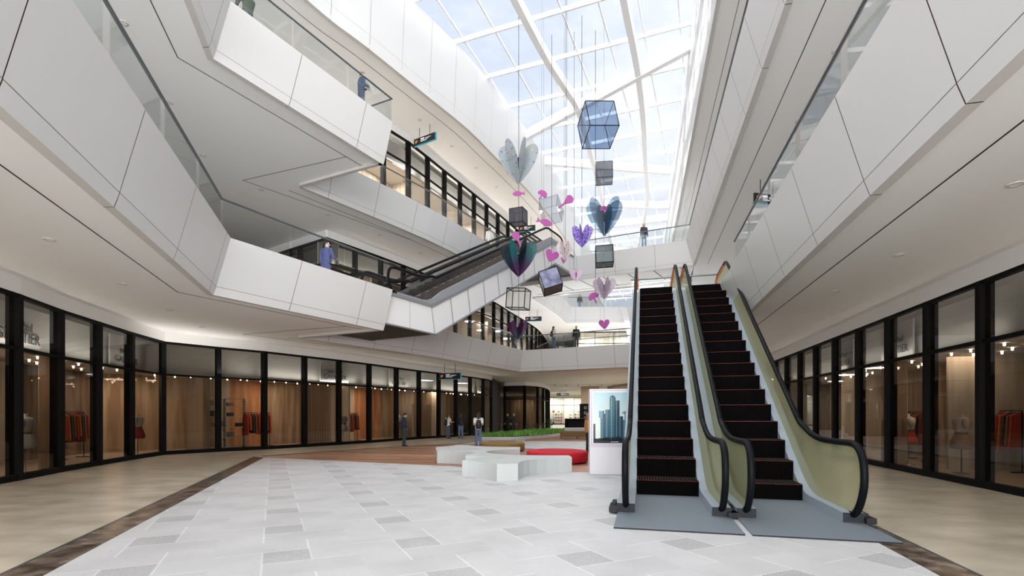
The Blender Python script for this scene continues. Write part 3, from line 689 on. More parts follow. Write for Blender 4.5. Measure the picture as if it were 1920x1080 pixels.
    if truss:
        m = MB(); x0, x1 = -dk + .01, width + dk - .01
        poly = [(.6, 0), (Yt + .2, H - .42), (yend, H - .42), (yend, H - .1), (Yt, H - .1), (.25, .02)]
        poly = [(-.1, 0), (1.9, 0), (Yt + .6, H - 1.15), (yend, H - 1.15), (yend, H - .34), (Yt, H - .34), (.2, .0)]
        n_ = len(poly); tri = geometry.tessellate_polygon([[Vector((p[0], p[1], 0)) for p in poly]])
        m.add([(x0, *p) for p in poly] + [(x1, *p) for p in poly], [tuple(t) for t in tri] + [tuple(n_ + i for i in reversed(t)) for t in tri] + [(i, (i + 1) % n_, n_ + (i + 1) % n_, n_ + i) for i in range(n_)])
        m.build('truss_cover', TRUSS, r)
    return r
EA = math.atan(.2573); eu = Vector((math.sin(EA), math.cos(EA))); ev = Vector((math.cos(EA), -math.sin(EA)))
def E(u, v): return tuple(eu * u + ev * v)
escalator('left of the two escalators rising from the white paving, nearest the poster stand', E(10.45, -.14), -EA, 0, 17, .32, .38, .60, blocks=(1, .7))
escalator('right of the two escalators rising from the white paving, nearest the right shopfronts', E(10.45, 1.66), -EA, 0, 17, .32, .38, .60, blocks=(1, 1))
# landing platform at their head, joined to the right hand walkway
pl = [E(20.2, -.45), E(23.1, -.45), E(23.1, 3.6), E(20.7, 4.4), E(20.2, 3.2)]
mb = MB(); mb.prism(pl, F2 - 1.1, F2 - .005); struct('floor', mb, PANEL)
bl = [E(22.98, -.55), E(22.98, 3.05)]
balustrade('short glass balustrade with dark handrail behind the head of the two ground floor escalators', bl, F2, -1, h=1.1, lean=None)
DECKG = mat('escalator_grey_cladding', (.30, .31, .335), .5)
# crossing pair from the second floor to the third floor bridge
CU = Vector((.494, .869)); CV = Vector((.869, -.494)); CA = math.atan2(.494, .869); CO = Vector((-4.54, 20.57))
def C2(t, v): return tuple(CO + CU * t + CV * v)
for v, lab in ((-.13 - .28 - 1.17, 'escalator from second to third floor, lane nearer the camera'), (-.13 - .28 * 3 - .07 - 1.17 * 2, 'escalator from second to third floor, lane on the far side')):
    escalator(lab, C2(2.0, v), -CA, F2, 20, .32, .32, .62, glassm=G_BALF, deckm=DECKG, railh=.065, stepm=mat('step_brown_grey', (.10, .085, .078), .6), plate=False, truss=False, edge=False, top_len=2.4)
# white clad body with grey trim
mb = MB()
prof_top = [(-.75, 6.32), (2.05, 6.32), (14.55, 12.72), (18.6, 12.72)]
prof_bot = [(-.9, 5.15), (2.35, 5.15), (14.9, 11.52), (18.6, 11.52)]
def side_panels(v, mi_panel, flip):
    for i in range(3):
        (ta, za), (tb, zb_) = prof_top[i], prof_top[i + 1]; (tc_, zc_), (td, zd) = prof_bot[i], prof_bot[i + 1]
        k = max(1, round((tb - ta) / 1.35))
        for j in range(k):
            f0, f1 = j / k + .004, (j + 1) / k - .004
            def q(t0, z0, t1, z1, f, w): p = C2(t0 + (t1 - t0) * f, w); return (p[0], p[1], z0 + (z1 - z0) * f)
            mb.quad(q(tc_, zc_, td, zd, f0, v - .05), q(tc_, zc_, td, zd, f1, v - .05), q(ta, za, tb, zb_, f1, v), q(ta, za, tb, zb_, f0, v), 0)
        w = v - .02 if v == 0 else v + .02
        a, b = C2(ta, w), C2(tb, w); c, d = C2(td, w - .05), C2(tc_, w - .05)
        mb.quad((*d, zc_ + .01), (*c, zd + .01), (*b, zb_ - .01), (*a, za - .01), 1)
side_panels(0, 0, False); side_panels(-3.8, 0, True)
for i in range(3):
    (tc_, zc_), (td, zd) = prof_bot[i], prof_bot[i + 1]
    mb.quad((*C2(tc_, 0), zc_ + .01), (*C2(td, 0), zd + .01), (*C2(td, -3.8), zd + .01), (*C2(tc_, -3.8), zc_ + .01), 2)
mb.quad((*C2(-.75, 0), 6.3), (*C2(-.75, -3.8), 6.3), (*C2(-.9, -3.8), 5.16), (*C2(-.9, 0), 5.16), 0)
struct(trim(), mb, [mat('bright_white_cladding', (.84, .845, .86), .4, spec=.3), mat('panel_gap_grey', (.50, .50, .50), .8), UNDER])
mb = MB()
for v in (.0, -3.8):
    for i in range(3):
        (a, za), (b, zb_) = prof_top[i], prof_top[i + 1]; mb.bar((*C2(a, v), za + .04), (*C2(b, v), zb_ + .04), .14, .12)
        (a, za), (b, zb_) = prof_bot[i], prof_bot[i + 1]; mb.bar((*C2(a, v), za), (*C2(b, v), zb_), .12, .05)
struct(trim(), mb, GREYTRIM)
mb = MB()
for v in (-.02, -3.70):
    P = [(1.1, 6.38), (2.0, 6.38), (14.5, 12.76), (17.0, 12.78), (17.0, 13.0), (14.3, 13.08), (2.9, 7.20), (2.2, 6.72), (1.6, 6.50)]
    n_ = len(P); A = [(*C2(t, v), z) for t, z in P]; B = [(*C2(t, v - .1), z) for t, z in P]; tri = geometry.tessellate_polygon([[Vector((p[0], p[1], 0)) for p in P]])
    mb.add(A + B, [tuple(t) for t in tri] + [tuple(n_ + i for i in reversed(t)) for t in tri] + [(i, (i + 1) % n_, n_ + (i + 1) % n_, n_ + i) for i in range(n_)])
struct(trim(), mb, DECKG)

# ------------------------------------------------------------------ furniture
def bench():
    o = (0, 15.5, 0)
    def arc(a, m, b, k=7):      # quadratic through control
        a, m, b = Vector(a), Vector(m), Vector(b)
        return [tuple(a * (1 - t) ** 2 + m * 2 * t * (1 - t) + b * t * t) for t in [j / k for j in range(k)]]
    out = []
    out += arc((-1.3, 13.3), (-.72, 13.1), (-.36, 12.3))
    out += [(-.36, 12.3)] + arc((.15, 12.45), (.2, 13.9), (1.67, 14.25))
    out += [(1.67, 14.25), (1.66, 14.95)] + arc((1.6, 14.98), (-.6, 14.8), (-.85, 16.4)) + arc((-.85, 16.4), (-.7, 17.3), (.28, 17.75))
    out += [(.28, 17.75), (.3, 18.9)] + arc((.25, 18.9), (-1.2, 18.9), (-1.7, 20.0))
    out += [(-1.7, 20.05), (-2.2, 20.2)] + arc((-2.2, 20.2), (-2.3, 19.3), (-2.8, 18.9))
    out += [(-2.8, 18.9), (-2.75, 18.45)] + arc((-2.7, 18.42), (-1.5, 18.3), (-1.02, 17.8)) + arc((-1.02, 17.8), (-1.6, 17.5), (-2.6, 17.5))
    out += [(-2.62, 17.5), (-2.48, 16.9)] + arc((-2.45, 16.88), (-1.6, 16.7), (-1.12, 15.75))
    out += [(-1.12, 15.75), (-1.36, 15.3), (-1.36, 14.8)] + arc((-1.34, 14.75), (-.7, 14.7), (-.1, 14.25)) + arc((-.1, 14.25), (-.8, 13.75), (-1.32, 13.65))
    dd = []
    for p in out:
        if not dd or (Vector(p) - Vector(dd[-1])).length > .02: dd.append(p)
    m = MB(); m.prism(dd, 0.0, .42)
    ob = m.build('branching_bench', WHITE, off=o, label='glossy white branching bench with concave sides at the edge of the timber deck', cat='bench')
    bv = ob.modifiers.new('bevel', 'BEVEL'); bv.width = .012; bv.segments = 2; bv.limit_method = 'ANGLE'
bench()
def ottoman(name, loc, rad, h, m, label, col2):
    r = empty(name, loc, 0, label, 'ottoman')
    mb = MB(); mb.lathe([(0, h - .01), (rad * .55, h - .008), (rad * .93, h - .02), (rad * .985, h - .05), (rad, h - .1), (rad, .09), (rad * .985, .04), (rad * .96, .03)], 56); mb.build('cushion', m, r)
    mb = MB(); mb.tube([(rad * .60 * math.cos(a), rad * .60 * math.sin(a), h - .006) for a in [2 * PI * k / 48 for k in range(49)]], .008, 6); mb.build('seam', col2, r)
    mb = MB(); mb.lathe([(0, 0), (rad * .93, 0), (rad * .93, .04), (0, .04)], 40); mb.build('plinth', BLACK, r)
ottoman('round_ottoman', (1.52, 17.25, 0.01), 1.03, .42, noisy('red_fabric', (.50, .008, .02), (.62, .015, .035), 40, .8), 'low round red ottoman on the timber deck beside the white bench', mat('red_seam', (.4, .005, .015), .8))
ottoman('round_ottoman', (-.42, 22.6, 0.01), .98, .42, noisy('mustard_fabric', (.20, .12, .035), (.27, .17, .055), 40, .8), 'low round mustard ottoman behind the white branching bench', mat('mustard_seam', (.16, .09, .03), .8))

# mustard daybed, white crate and black kiosk stand beyond
r = empty('padded_bench', (4.35, 34.2, 0.01), -.1, 'long mustard padded bench on thin black legs near the planter', 'bench')
mb = MB(); mb.box((0, 0, .34), (2.3, .8, .34)); mb.box((0, 0, .155), (2.2, .74, .03)); mb.build('cushion', mat('mustard_pad', (.22, .13, .045), .8), r)
for x in (-1.05, 0, 1.05):
    mb = MB(); mb.box((x, 0, .07), (.04, .7, .14)); mb.build('leg', BLACK, r)
mb = MB(); mb.box((4.6, 36.2, .35), (1.8, .5, .7)); ob = mb.build('planter_box', WHITE, label='white rectangular box standing behind the mustard padded bench', cat='box')
bv = ob.modifiers.new('bevel', 'BEVEL'); bv.width = .03; bv.segments = 2
r = empty('information_counter', (6.9, 43.2, 0), 0, 'low black counter with rounded ends behind the mustard bench', 'counter')
mb = MB(); mb.prism([(-2.1 + .35 * math.cos(a), .35 * math.sin(a)) for a in [PI / 2 + PI * k / 8 for k in range(9)]] + [(2.1 + .35 * math.cos(a), .35 * math.sin(a)) for a in [-PI / 2 + PI * k / 8 for k in range(9)]], 0, 1.25); mb.build('body', BLACK, r)
mb = MB(); mb.box((0, 0, 1.28), (4.9, .95, .05)); mb.build('counter_top', mat('dark_top', (.02, .02, .022), .2), r)
r = empty('directory_totem', (7.72, 50.0, 0), -.1, 'tall black directory totem with small pictograms behind the black counter', 'sign')
mb = MB(); mb.box((0, 0, 1.35), (2.2, .3, 2.7)); mb.build('body', BLACK, r)
mb = MB()
for i in range(3):
    for j in range(2): mb.tube([(-.55 + j * .55 + .12 * math.cos(a), -.16, 2.3 - i * .5 + .12 * math.sin(a)) for a in [2 * PI * k / 12 for k in range(13)]], .02, 4)
mb.build('pictogram', mat('pictogram_grey', (.5, .5, .5), .5), r)

# digital poster stand
kx, ky = 2.07, 13.62; ka = -math.atan(.03)
r = empty('digital_poster_stand', (kx, ky, 0.01), ka, 'white free-standing poster display showing a tower building, left of the escalators', 'display stand')
mb = MB(); mb.box((.62, .17, 1.14), (1.24, .3, 2.28)); ob = mb.build('housing', mat('display_housing', (.80, .78, .82), .35), r)
bv = ob.modifiers.new('bevel', 'BEVEL'); bv.width = .012; bv.segments = 2
mb = MB(); mb.box((.62, .016, .745), (1.2, .012, .006)); mb.build('panel_gap', mat('mauve_gap', (.3, .22, .32), .6), r)
mb = MB()
for a, b, c, d in ((.045, .045, .79, 2.24), (1.195, 1.195, .79, 2.24)): mb.box((a, .014, (c + d) / 2), (.018, .012, d - c))
mb.box((.62, .014, .79), (1.15, .012, .018)); mb.box((.62, .014, 2.24), (1.15, .012, .018)); mb.build('bezel', mat('mauve_bezel', (.55, .42, .62), .4), r)
def poster(r):
    x0, x1, z0, z1 = .095, 1.145, .84, 2.19; wd = x1 - x0; hg = z1 - z0
    sky = bpy.data.materials.new('poster_picture_sky'); sky.use_nodes = True; n = sky.node_tree; b = n.nodes['Principled BSDF']
    t = n.nodes.new('ShaderNodeTexCoord'); sp = n.nodes.new('ShaderNodeSeparateXYZ'); mr_ = n.nodes.new('ShaderNodeMapRange'); rp = n.nodes.new('ShaderNodeValToRGB')
    n.links.new(t.outputs['Object'], sp.inputs[0]); n.links.new(sp.outputs['Z'], mr_.inputs['Value']); mr_.inputs['From Min'].default_value = z0; mr_.inputs['From Max'].default_value = z1
    n.links.new(mr_.outputs[0], rp.inputs[0]); rp.color_ramp.elements[0].color = (.50, .53, .50, 1); rp.color_ramp.elements[1].color = (.20, .33, .38, 1); rp.color_ramp.elements[0].position = .3
    n.links.new(rp.outputs[0], b.inputs['Base Color']); b.inputs['Roughness'].default_value = .25
    n.links.new(rp.outputs[0], b.inputs['Emission Color']); b.inputs['Emission Strength'].default_value = .35
    mats = [sky] + [mat('poster_ink_%s' % nm, c, .3, emit=c, es=.3) for nm, c in (('dark', (.01, .03, .045)), ('blue', (.035, .12, .17)), ('light', (.12, .30, .38)), ('night', (.003, .008, .012)), ('white', (.6, .65, .65)))]
    m = MB(); y = .012
    def R(a, b, c, d, mi, lay): m.box((x0 + wd * (a + b) / 2, y - .001 * lay, z0 + hg * (c + d) / 2), (wd * (b - a), .002, hg * (d - c)), mi=mi)
    R(0, 1, 0, 1, 0, 0)
    def tower(a, b, c, d, bands, base=2, lay=2):
        R(a, b, c, d, base, lay)
        k = int((d - c) / bands)
        for j in range(k):
            zc = c + (j + .5) * bands; R(a + .004, b - .004, zc, zc + bands * .38, 1, lay + 1)
            R(a + (b - a) * .15, a + (b - a) * .45, zc + bands * .4, zc + bands * .52, 3, lay + 1)
        R(a + (b - a) * .28, a + (b - a) * .34, c, d, 3, lay + 2); R(b - (b - a) * .22, b, c, d, 1, lay + 2)
    tower(.41, .56, .08, .90, .035, 2, 4); tower(.55, .66, .08, .84, .03, 1, 3); tower(.30, .41, .08, .66, .03, 2, 3); tower(.18, .30, .06, .58, .03, 2, 2); tower(.14, .27, .50, .64, .03, 3, 4)
    tower(.63, .75, .06, .53, .025, 1, 2); tower(.74, .86, .06, .46, .03, 2, 3); R(.785, .81, .44, .60, 2, 4); R(.72, .86, .585, .60, 1, 5); R(.75, .83, .61, .625, 1, 5)
    R(.44, .54, .90, .93, 1, 5); R(.47, .50, .93, .955, 2, 5); R(.40, .47, .915, .925, 1, 5)
    R(.86, 1, .04, .36, 4, 5); R(0, .05, .04, .38, 1, 3); R(.84, 1.0, .47, .485, 2, 2)
    for k in range(26):
        a = random.random(); R(max(0, a - .06), min(1, a + .06), 0, .05 + random.random() * .08, 4, 6)
    for k in range(14):
        a = .82 + random.random() * .15; R(a, min(1, a + .07), .05, .25 + random.random() * .12, 4, 6)
    R(0, 1, 0, .052, 4, 8); R(.44, .455, .018, .03, 5, 9)
    for j in range(9): R(.465 + j * .019, .478 + j * .019, .019, .029, 5, 9)
    m.build('screen', mats, r)
poster(r)

# ------------------------------------------------------------------ planter bed
PB = smooth_line([(-2.1, 32.4), (.8, 32.95), (4.25, 40.4), (6.2, 46.2)], 4)
PBb = [(5.2, 47.0), (2.6, 44.5), (.6, 40.5), (-.9, 36.6), (-2.3, 34.0)]
r = empty('planting_bed', (0, 36, 0), 0, 'low kerbed bed of bright green grass between timber deck and curved shopfront', 'planter')
mb = MB(); poly = PB + PBb; mb.prism([(p[0], p[1] - 36) for p in poly], 0.008, .20); mb.build('kerb', mat('white_kerb', (.6, .59, .58), .6), r)
def inside(p, poly):
    c = False; j = len(poly) - 1
    for i in range(len(poly)):
        if (poly[i][1] > p[1]) != (poly[j][1] > p[1]) and p[0] < (poly[j][0] - poly[i][0]) * (p[1] - poly[i][1]) / (poly[j][1] - poly[i][1]) + poly[i][0]: c = not c
        j = i
    return c
inn = [Vector(p).lerp(Vector((1.2, 39)), .06) for p in poly]
mb = MB(); mb.prism([(p[0], p[1] - 36) for p in inn], .2, .215); mb.build('soil', mat('soil', (.05, .04, .025), .9), r)
mb = MB(); cnt = 0
while cnt < 4200:
    p = (random.uniform(-2.4, 6.2), random.uniform(32, 47.3))
    if not inside(p, inn): continue
    cnt += 1; h = random.uniform(.12, .32); a = random.uniform(0, 2 * PI); w = .028; t = (random.uniform(-.1, .1), random.uniform(-.1, .1))
    x, y = p[0], p[1] - 36; dx, dy = math.cos(a) * w, math.sin(a) * w
    mb.add([(x - dx, y - dy, .21), (x + dx, y + dy, .21), (x + dx * .6 + t[0] * .5, y + dy * .6 + t[1] * .5, .21 + h * .6), (x - dx * .6 + t[0] * .5, y - dy * .6 + t[1] * .5, .21 + h * .6), (x + t[0] * 1.4, y + t[1] * 1.4, .21 + h)], [(0, 1, 2, 3), (3, 2, 4)], mi=random.choice((0, 0, 1)))
mb.build('grass', [mat('grass_green', (.12, .32, .04), .7), mat('grass_light', (.28, .52, .10), .7)], r, kind='stuff')
LEAF = mat('shrub_leaf', (.015, .05, .012), .7)
def shrub(loc, s, label):
    r = empty('shrub', loc, 0, label, 'plant', 'small dark shrubs at the curved shopfront')
    mb = MB(); mb.tube([(0, 0, 0), (.02, 0, .5 * s), (0, .03, 1.0 * s)], [.035, .025, .012], 6); mb.build('stem', mat('bark', (.05, .035, .02), .8), r)
    mb = MB(); rnd = random.Random(int(loc[0] * 100))
    for k in range(170):
        v = Vector((rnd.gauss(0, .22), rnd.gauss(0, .22), rnd.uniform(.35, 1.25))) * s; M = Matrix.Rotation(rnd.uniform(0, 6.28), 3, 'Z') @ Matrix.Rotation(rnd.uniform(-.9, .9), 3, 'X')
        mb.add([M @ Vector(q) * s + v for q in ((-.035, 0, 0), (0, -.09, .02), (.035, 0, 0), (0, .12, .03))], [(0, 1, 2, 3)])
    mb.build('foliage', LEAF, r)
for (px, Y, s, lab) in ((989, 45.5, 0.62, 'small dark leafed shrub, leftmost of the row at the back of the planting bed'), (1003, 47.0, 0.66, 'small dark leafed shrub, second from the left at the back of the planting bed'), (1017, 48.0, 0.7, 'small dark leafed shrub, third from the left at the back of the planting bed'), (1031, 50.2, 0.95, 'tallest dark leafed shrub at the right end of the row by the curved shopfront')):
    shrub(((px - 960) / 960 * Y, Y, 0.0), s, lab)

# ------------------------------------------------------------------ hanging wayfinding signs
SIGNB = mat('sign_black', (.006, .006, .008), .3); TEAL = mat('teal_edge', (.02, .26, .34), .4, emit=(.02, .3, .4), es=.25)
SIGNO = mat('sign_orange', (.85, .38, .12), .5, emit=(.9, .4, .12), es=.4); SIGNW = mat('sign_white', (.75, .75, .75), .5, emit=(.8, .8, .8), es=.25)
def text_mesh(body, size, m, parent, loc, rot=(PI / 2, 0, 0), name='lettering', ext=.004, align='LEFT'):
    cu = bpy.data.curves.new(name, 'FONT'); cu.body = body; cu.size = size; cu.extrude = ext; cu.align_x = align; cu.resolution_u = 3
    tmp = bpy.data.objects.new(name, cu); COL.objects.link(tmp)
    dg = bpy.context.evaluated_depsgraph_get(); me = bpy.data.meshes.new_from_object(tmp.evaluated_get(dg)); bpy.data.objects.remove(tmp)
    me.materials.clear(); me.materials.append(m)
    o = bpy.data.objects.new(name, me); COL.objects.link(o); o.parent = parent; o.location = loc; o.rotation_euler = rot; return o
def hang_sign(pl, pr, Yl, Yr, ytop, ybot, text, label, ceil_z, group='black hanging floor signs'):
    a = at(pl, ytop, Yl); b = at(pr, ytop, Yr); zt_ = a.z; zb_ = at(pl, ybot, Yl).z; h = zt_ - zb_
    d = Vector((b.x - a.x, b.y - a.y)); w = d.length; ang = math.atan2(d.y, d.x)
    r = empty('hanging_sign', (a.x, a.y, zb_), ang, label, 'sign', None)
    m = MB(); m.box((w / 2, .04, h / 2), (w, .08, h)); m.build('board', SIGNB, r)
    m = MB(); m.box((w / 2, .085, -.01), (w + .03, .10, .02)); m.box((w + .015, .085, h / 2), (.03, .10, h + .02)); m.build('edge_light', TEAL, r)
    text_mesh(text, h * .55, SIGNO, r, (w * .06, -.006, h * .3), name='floor_number')
    m = MB(); 
    for (x0, x1, z0_, z1_) in ((.33, .52, .62, .80), (.33, .52, .44, .52), (.33, .62, .28, .37), (.56, .82, .60, .68), (.56, .72, .46, .52)):
        nseg = max(2, int((x1 - x0) * 30))
        m = MB()
        for k in range(nseg):
            xa = x0 + (x1 - x0) * k / nseg; xb = xa + (x1 - x0) / nseg * .78; m.box((w * (xa + xb) / 2, -.004, h * (z0_ + z1_) / 2), (w * (xb - xa), .006, h * (z1_ - z0_)))
        m.build('text_line', SIGNW, r)
    for x in (.25, .75):
        m = MB(); m.tube([(w * x, .04, h), (w * x, .04, ceil_z - zb_)], .014, 6); m.build('rod', BLACK, r)
hang_sign(823, 863, 34.0, 33.6, 700, 711, '1F', 'black hanging sign reading 1F under the ceiling in front of the left shopfront', 4.95)
hang_sign(776, 815, 29.0, 28.2, 262, 274, '3F', 'black hanging sign reading 3F with bright teal edge above the third floor shopfronts', 17.75)
hang_sign(973, 1003, 42.0, 41.7, 424, 434, '3F', 'black hanging sign reading 3F at the head of the crossing escalators', 17.75)
hang_sign(1415, 1462, 21.1, 21.4, 361, 379, '2F', 'black hanging sign reading 2F behind the right second floor balustrade', 11.35)
hang_sign(985, 1015, 47.6, 47.4, 594, 602, '2F', 'black hanging sign reading 2F above the curved second floor shopfront', 11.35)
hang_sign(1044, 1067, 70.0, 70.0, 737, 742, '1F', 'small black hanging sign in front of the bright shop far down the ground floor', 4.95)
hang_sign(1041, 1063, 62.0, 62.0, 648, 654, '2F', 'small dark hanging sign behind the second floor bridge', 11.35)

# ------------------------------------------------------------------ ceiling downlights
def downlight(x, y, z, label, i):
    r = empty('ceiling_light', (x, y, z), 0, label, 'ceiling light', 'recessed ceiling downlights')
    m = MB(); m.lathe([(.075, -.012), (.105, -.012), (.11, 0)], 20); m.lathe([(.06, -.004), (.075, -.012)], 20); m.build('ring', LIP, r)
    m = MB(); m.lathe([(0, -.003), (.062, -.003)], 16); m.build('diffuser', mat('lamp_%d' % i, (.8, .8, .78), .5) if i == 0 else bpy.data.materials['lamp_0'], r)
DL = []
zs1, zs2, zs3 = 4.95, 11.35, 17.75
def dl_line(pl, z, floor, where):
    for k, (px, py) in enumerate(pl):
        Y = (z - 1.6) * 960 / (778 - py); DL.append(((px - 960) / 960 * Y, Y, z, '%s, %s' % (where, ('nearest the camera' if k == 0 else ('second', 'third', 'fourth', 'fifth', 'sixth', 'seventh')[k - 1] + ' going back'))))
dl_line([(92, 449), (231, 532), (318, 581), (380, 613)], zs1, 1, 'recessed downlight in the left ground floor ceiling')
dl_line([(1904, 345), (1685, 478), (1567, 546), (1500, 586)], zs1, 1, 'recessed downlight in the right ground floor ceiling')
dl_line([(232, 43), (318, 192), (381, 291), (490, 356), (615, 403), (712, 441), (789, 475)], zs2, 2, 'recessed downlight under the left third floor')
dl_line([(1567, 96), (1498, 227), (1452, 315), (1417, 378)], zs2, 2, 'recessed downlight under the right third floor')
dl_line([(787, 225), (847, 274), (893, 315), (931, 351)], zs3, 3, 'recessed downlight under the left top floor')
for i, (x, y, z, lb) in enumerate(DL): downlight(x, y, z, lb, i)

def pool(x, y, z, e, s_=1.2):  # added fill lamps without fixtures, to brighten the far ceilings
    ld = bpy.data.lights.new('fill_lamp', 'AREA'); ld.shape = 'DISK'; ld.size = s_; ld.energy = e; ld.color = (.98, .98, 1)
    lo = bpy.data.objects.new('fill_lamp', ld); COL.objects.link(lo); lo.location = (x, y, z - .03)
for x, y in ((9, 47), (9, 56), (8, 66), (8, 77), (14, 50)): pool(x, y, 4.95, 170)
for x, y in ((9, 46), (4, 40.5), (13, 50), (9, 55.5)): pool(x, y, 11.3, 190)
pool(8, 40.5, 4.95, 150)
# ------------------------------------------------------------------ hanging mobile
CORD = mat('thin_dark_cord', (.03, .03, .035), .5); CORDG = mat('thin_grey_cord', (.3, .3, .32), .5)
PINK = mat('pink_lacquer', (.40, .10, .33), .7, spec=.1)
cords = {}
def cord(key, px, Y, ybot, label, ytop=None, m=None, rad=.013):
    x = (px - 960) / 960 * Y; zb_ = 1.6 + (778 - ybot) * Y / 960
    mb = MB(); mb.tube([(0, 0, 0), (0, 0, 21.5 - zb_)], rad, 6)
    mb.build('suspension_wire', m or CORD, loc=(x, Y, zb_), label=label, cat='wire'); cords[key] = (x, Y)
cord('a', 972.6, 24.9, 637, 'long dark wire at the left of the mobile, strung with petals and cubes')
cord('b', 1015.5, 24.5, 372, 'thin cord of the mobile just left of the pink mushroom', rad=.008, m=CORDG)
cord('b2', 1019.5, 25.0, 428, 'thin cord of the mobile holding the lower pink fish', rad=.008, m=CORDG)
cord('c', 1034.5, 26.8, 520, 'dark cord of the mobile holding the clear tilted cube and the pink heart')
cord('d', 1057.5, 26.4, 492, 'thin grey cord of the mobile left of its two neighbours above the speckled heart', rad=.008, m=CORDG)
cord('e', 1060, 24.3, 470, 'dark cord of the mobile holding the small speckled heart', rad=.010)
cord('f', 1062.8, 24.4, 370, 'dark cord of the mobile ending at the pink racket shape', rad=.010)
cord('g', 1076.5, 26.6, 508, 'dark cord of the mobile ending at the pale pink translucent heart', rad=.010)
cord('h', 1091, 25.5, 455, 'dark cord of the mobile holding the purple speckled petals')
cord('i', 1116.5, 26.5, 556, 'dark cord of the mobile passing the big blue cube and ending at a pink umbrella')
cord('j', 1132.5, 26.0, 602, 'thin grey wire at the right of the mobile, strung with cubes and petals', rad=.009, m=CORDG)

def petals(px, ytop, ybot, Y, wid, mats, label, nleaf=6, rot=0.0, name='petal_ornament', xo=0):
    zb_ = 1.6 + (778 - ybot) * Y / 960; H = (ybot - ytop) * Y / 960; x = (px - 960) / 960 * Y; R_ = wid * Y / 960 / 2
    r = empty(name, (x, Y, zb_), 0, label, 'ornament')
    prof = [(.03, .0), (.30, .14), (.62, .33), (.86, .54), (.99, .72), (1.02, .84), (.96, .94), (.80, 1.0), (.60, .985), (.42, .93), (.26, .84), (.14, .73), (.06, .60), (.03, .40)]
    pr = smooth_line(prof + [prof[0]], 3)[:-1]
    for k in range(nleaf):
        a = rot + 2 * PI * (k + .5) / nleaf; sc = R_ * (1.0)
        m = MB(); m.plate([(p[0] * sc, p[1] * H) for p in pr], (0, 0, 0), (math.cos(a), math.sin(a), 0), (0, 0, 1), .012)
        m.build('petal', mats[k % len(mats)], r)
    m = MB(); m.tube([(0, 0, .4 * H), (0, 0, .66 * H)], .03, 8); m.ell((0, 0, .66 * H), .045); m.build('clasp', BLACK, r)
petals(972, 272, 345, 24.9, 74, [glass('frosted_dotted', (.80, .85, .87), .3, diff=(.44, .48, .50), dfac=.6, pattern=(7, .30, (.06, .08, .2)))], 'large frosted white petal ornament with small dark dots, at the top of the left cord', 6, .35)
petals(972, 457, 519, 24.9, 70, [glass('teal_film', (.35, .66, .70), .3, diff=(.05, .28, .31), dfac=.45, zgrad=((.62, .42, .66), (.24, .10, .28), 1.6)), glass('dark_film', (.14, .22, .24), .4, diff=(.015, .03, .035), dfac=.45, zgrad=((.3, .16, .34), (.08, .03, .1), 1.6)), glass('teal_grey_film', (.5, .68, .70), .3, diff=(.10, .22, .24), dfac=.35, zgrad=((.5, .36, .55), (.16, .07, .19), 1.6)), glass('grey_film', (.62, .64, .68), .4)], 'large teal, black and violet glass petal ornament low on the left cord', 7, .2)
petals(970.5, 603, 637, 24.9, 38, [glass('plum_film', (.60, .46, .62), .3, diff=(.16, .07, .17), dfac=.35, zgrad=((.5, .65, .75), (.10, .18, .24), .9)), glass('plum_dark_film', (.28, .14, .24), .3, diff=(.07, .02, .06), dfac=.45)], 'small plum coloured petal ornament at the bottom end of the left cord', 5, .9)
petals(1133, 375, 443, 26.0, 68, [glass('smoke_blue_film', (.68, .74, .82), .4, diff=(.2, .26, .34), dfac=.35), glass('smoke_speckled', (.62, .62, .68), .4, diff=(.26, .26, .31), dfac=.6, pattern=(7, .3, (.05, .04, .08))), glass('pale_blue_film', (.62, .72, .78), .4)], 'large smoky blue glass petal ornament between the cubes on the right cord', 7, .5)
petals(1091.5, 425, 464, 25.5, 40, [mat('purple_glitter', (.2, .1, .5), .4)] and [noisy('purple_glitter_pattern', (.04, .02, .16), (.42, .30, .80), 18, .4, 3, (1, 1, 1), .4, .55)], 'purple glitter petal ornament left of the smoky blue one', 7, .3)
petals(1059, 455, 488, 24.3, 31, [glass('speckled_white', (.8, .75, .78), .3, diff=(.75, .68, .70), dfac=.7, pattern=(11, .34, (.30, .03, .10)))], 'small white petal ornament with dark red speckles above a pink drop', 6, .4)
petals(1133, 523, 561, 26.0, 42, [glass('speckled_violet', (.8, .76, .8), .3, diff=(.6, .52, .6), dfac=.45, pattern=(9, .28, (.25, .10, .35)))], 'pale petal ornament with violet speckles above the lowest pink heart', 6, .2)
petals(1080, 505, 528, 26.6, 24, [glass('pale_pink_film', (.9, .82, .9), .3, diff=(.8, .62, .78), dfac=.55)], 'small pale pink translucent petal ornament above the bridge soffit', 4, .6)

def cube(px, py, Y, s, rot, label, gm, fm, wf=.02, twist=None):
    c = at(px, py, Y)
    r = empty('glass_cube', c, 0, label, 'ornament'); r.rotation_euler = rot; h = s / 2
    m = MB(); cs = [Vector((a, b, e)) * h for a in (-1, 1) for b in (-1, 1) for e in (-1, 1)]
    for i in range(8):
        for j in range(i + 1, 8):
            if abs((cs[i] - cs[j]).length - s) < 1e-4: m.bar(cs[i], cs[j], wf, wf)
    m.build('frame', fm, r)
    for ax in range(3):
        for sg in (-1, 1):
            m = MB(); v = []
            for a, b in ((-1, -1), (1, -1), (1, 1), (-1, 1)):
                p = [0, 0, 0]; p[ax] = sg * h * .985; p[(ax + 1) % 3] = a * h * .97; p[(ax + 2) % 3] = b * h * .97; v.append(tuple(p))
            m.quad(*v); m.build('glass_panel', gm if not isinstance(gm, (list, tuple)) else gm[0 if (ax == 2) else 1], r)
D = math.radians
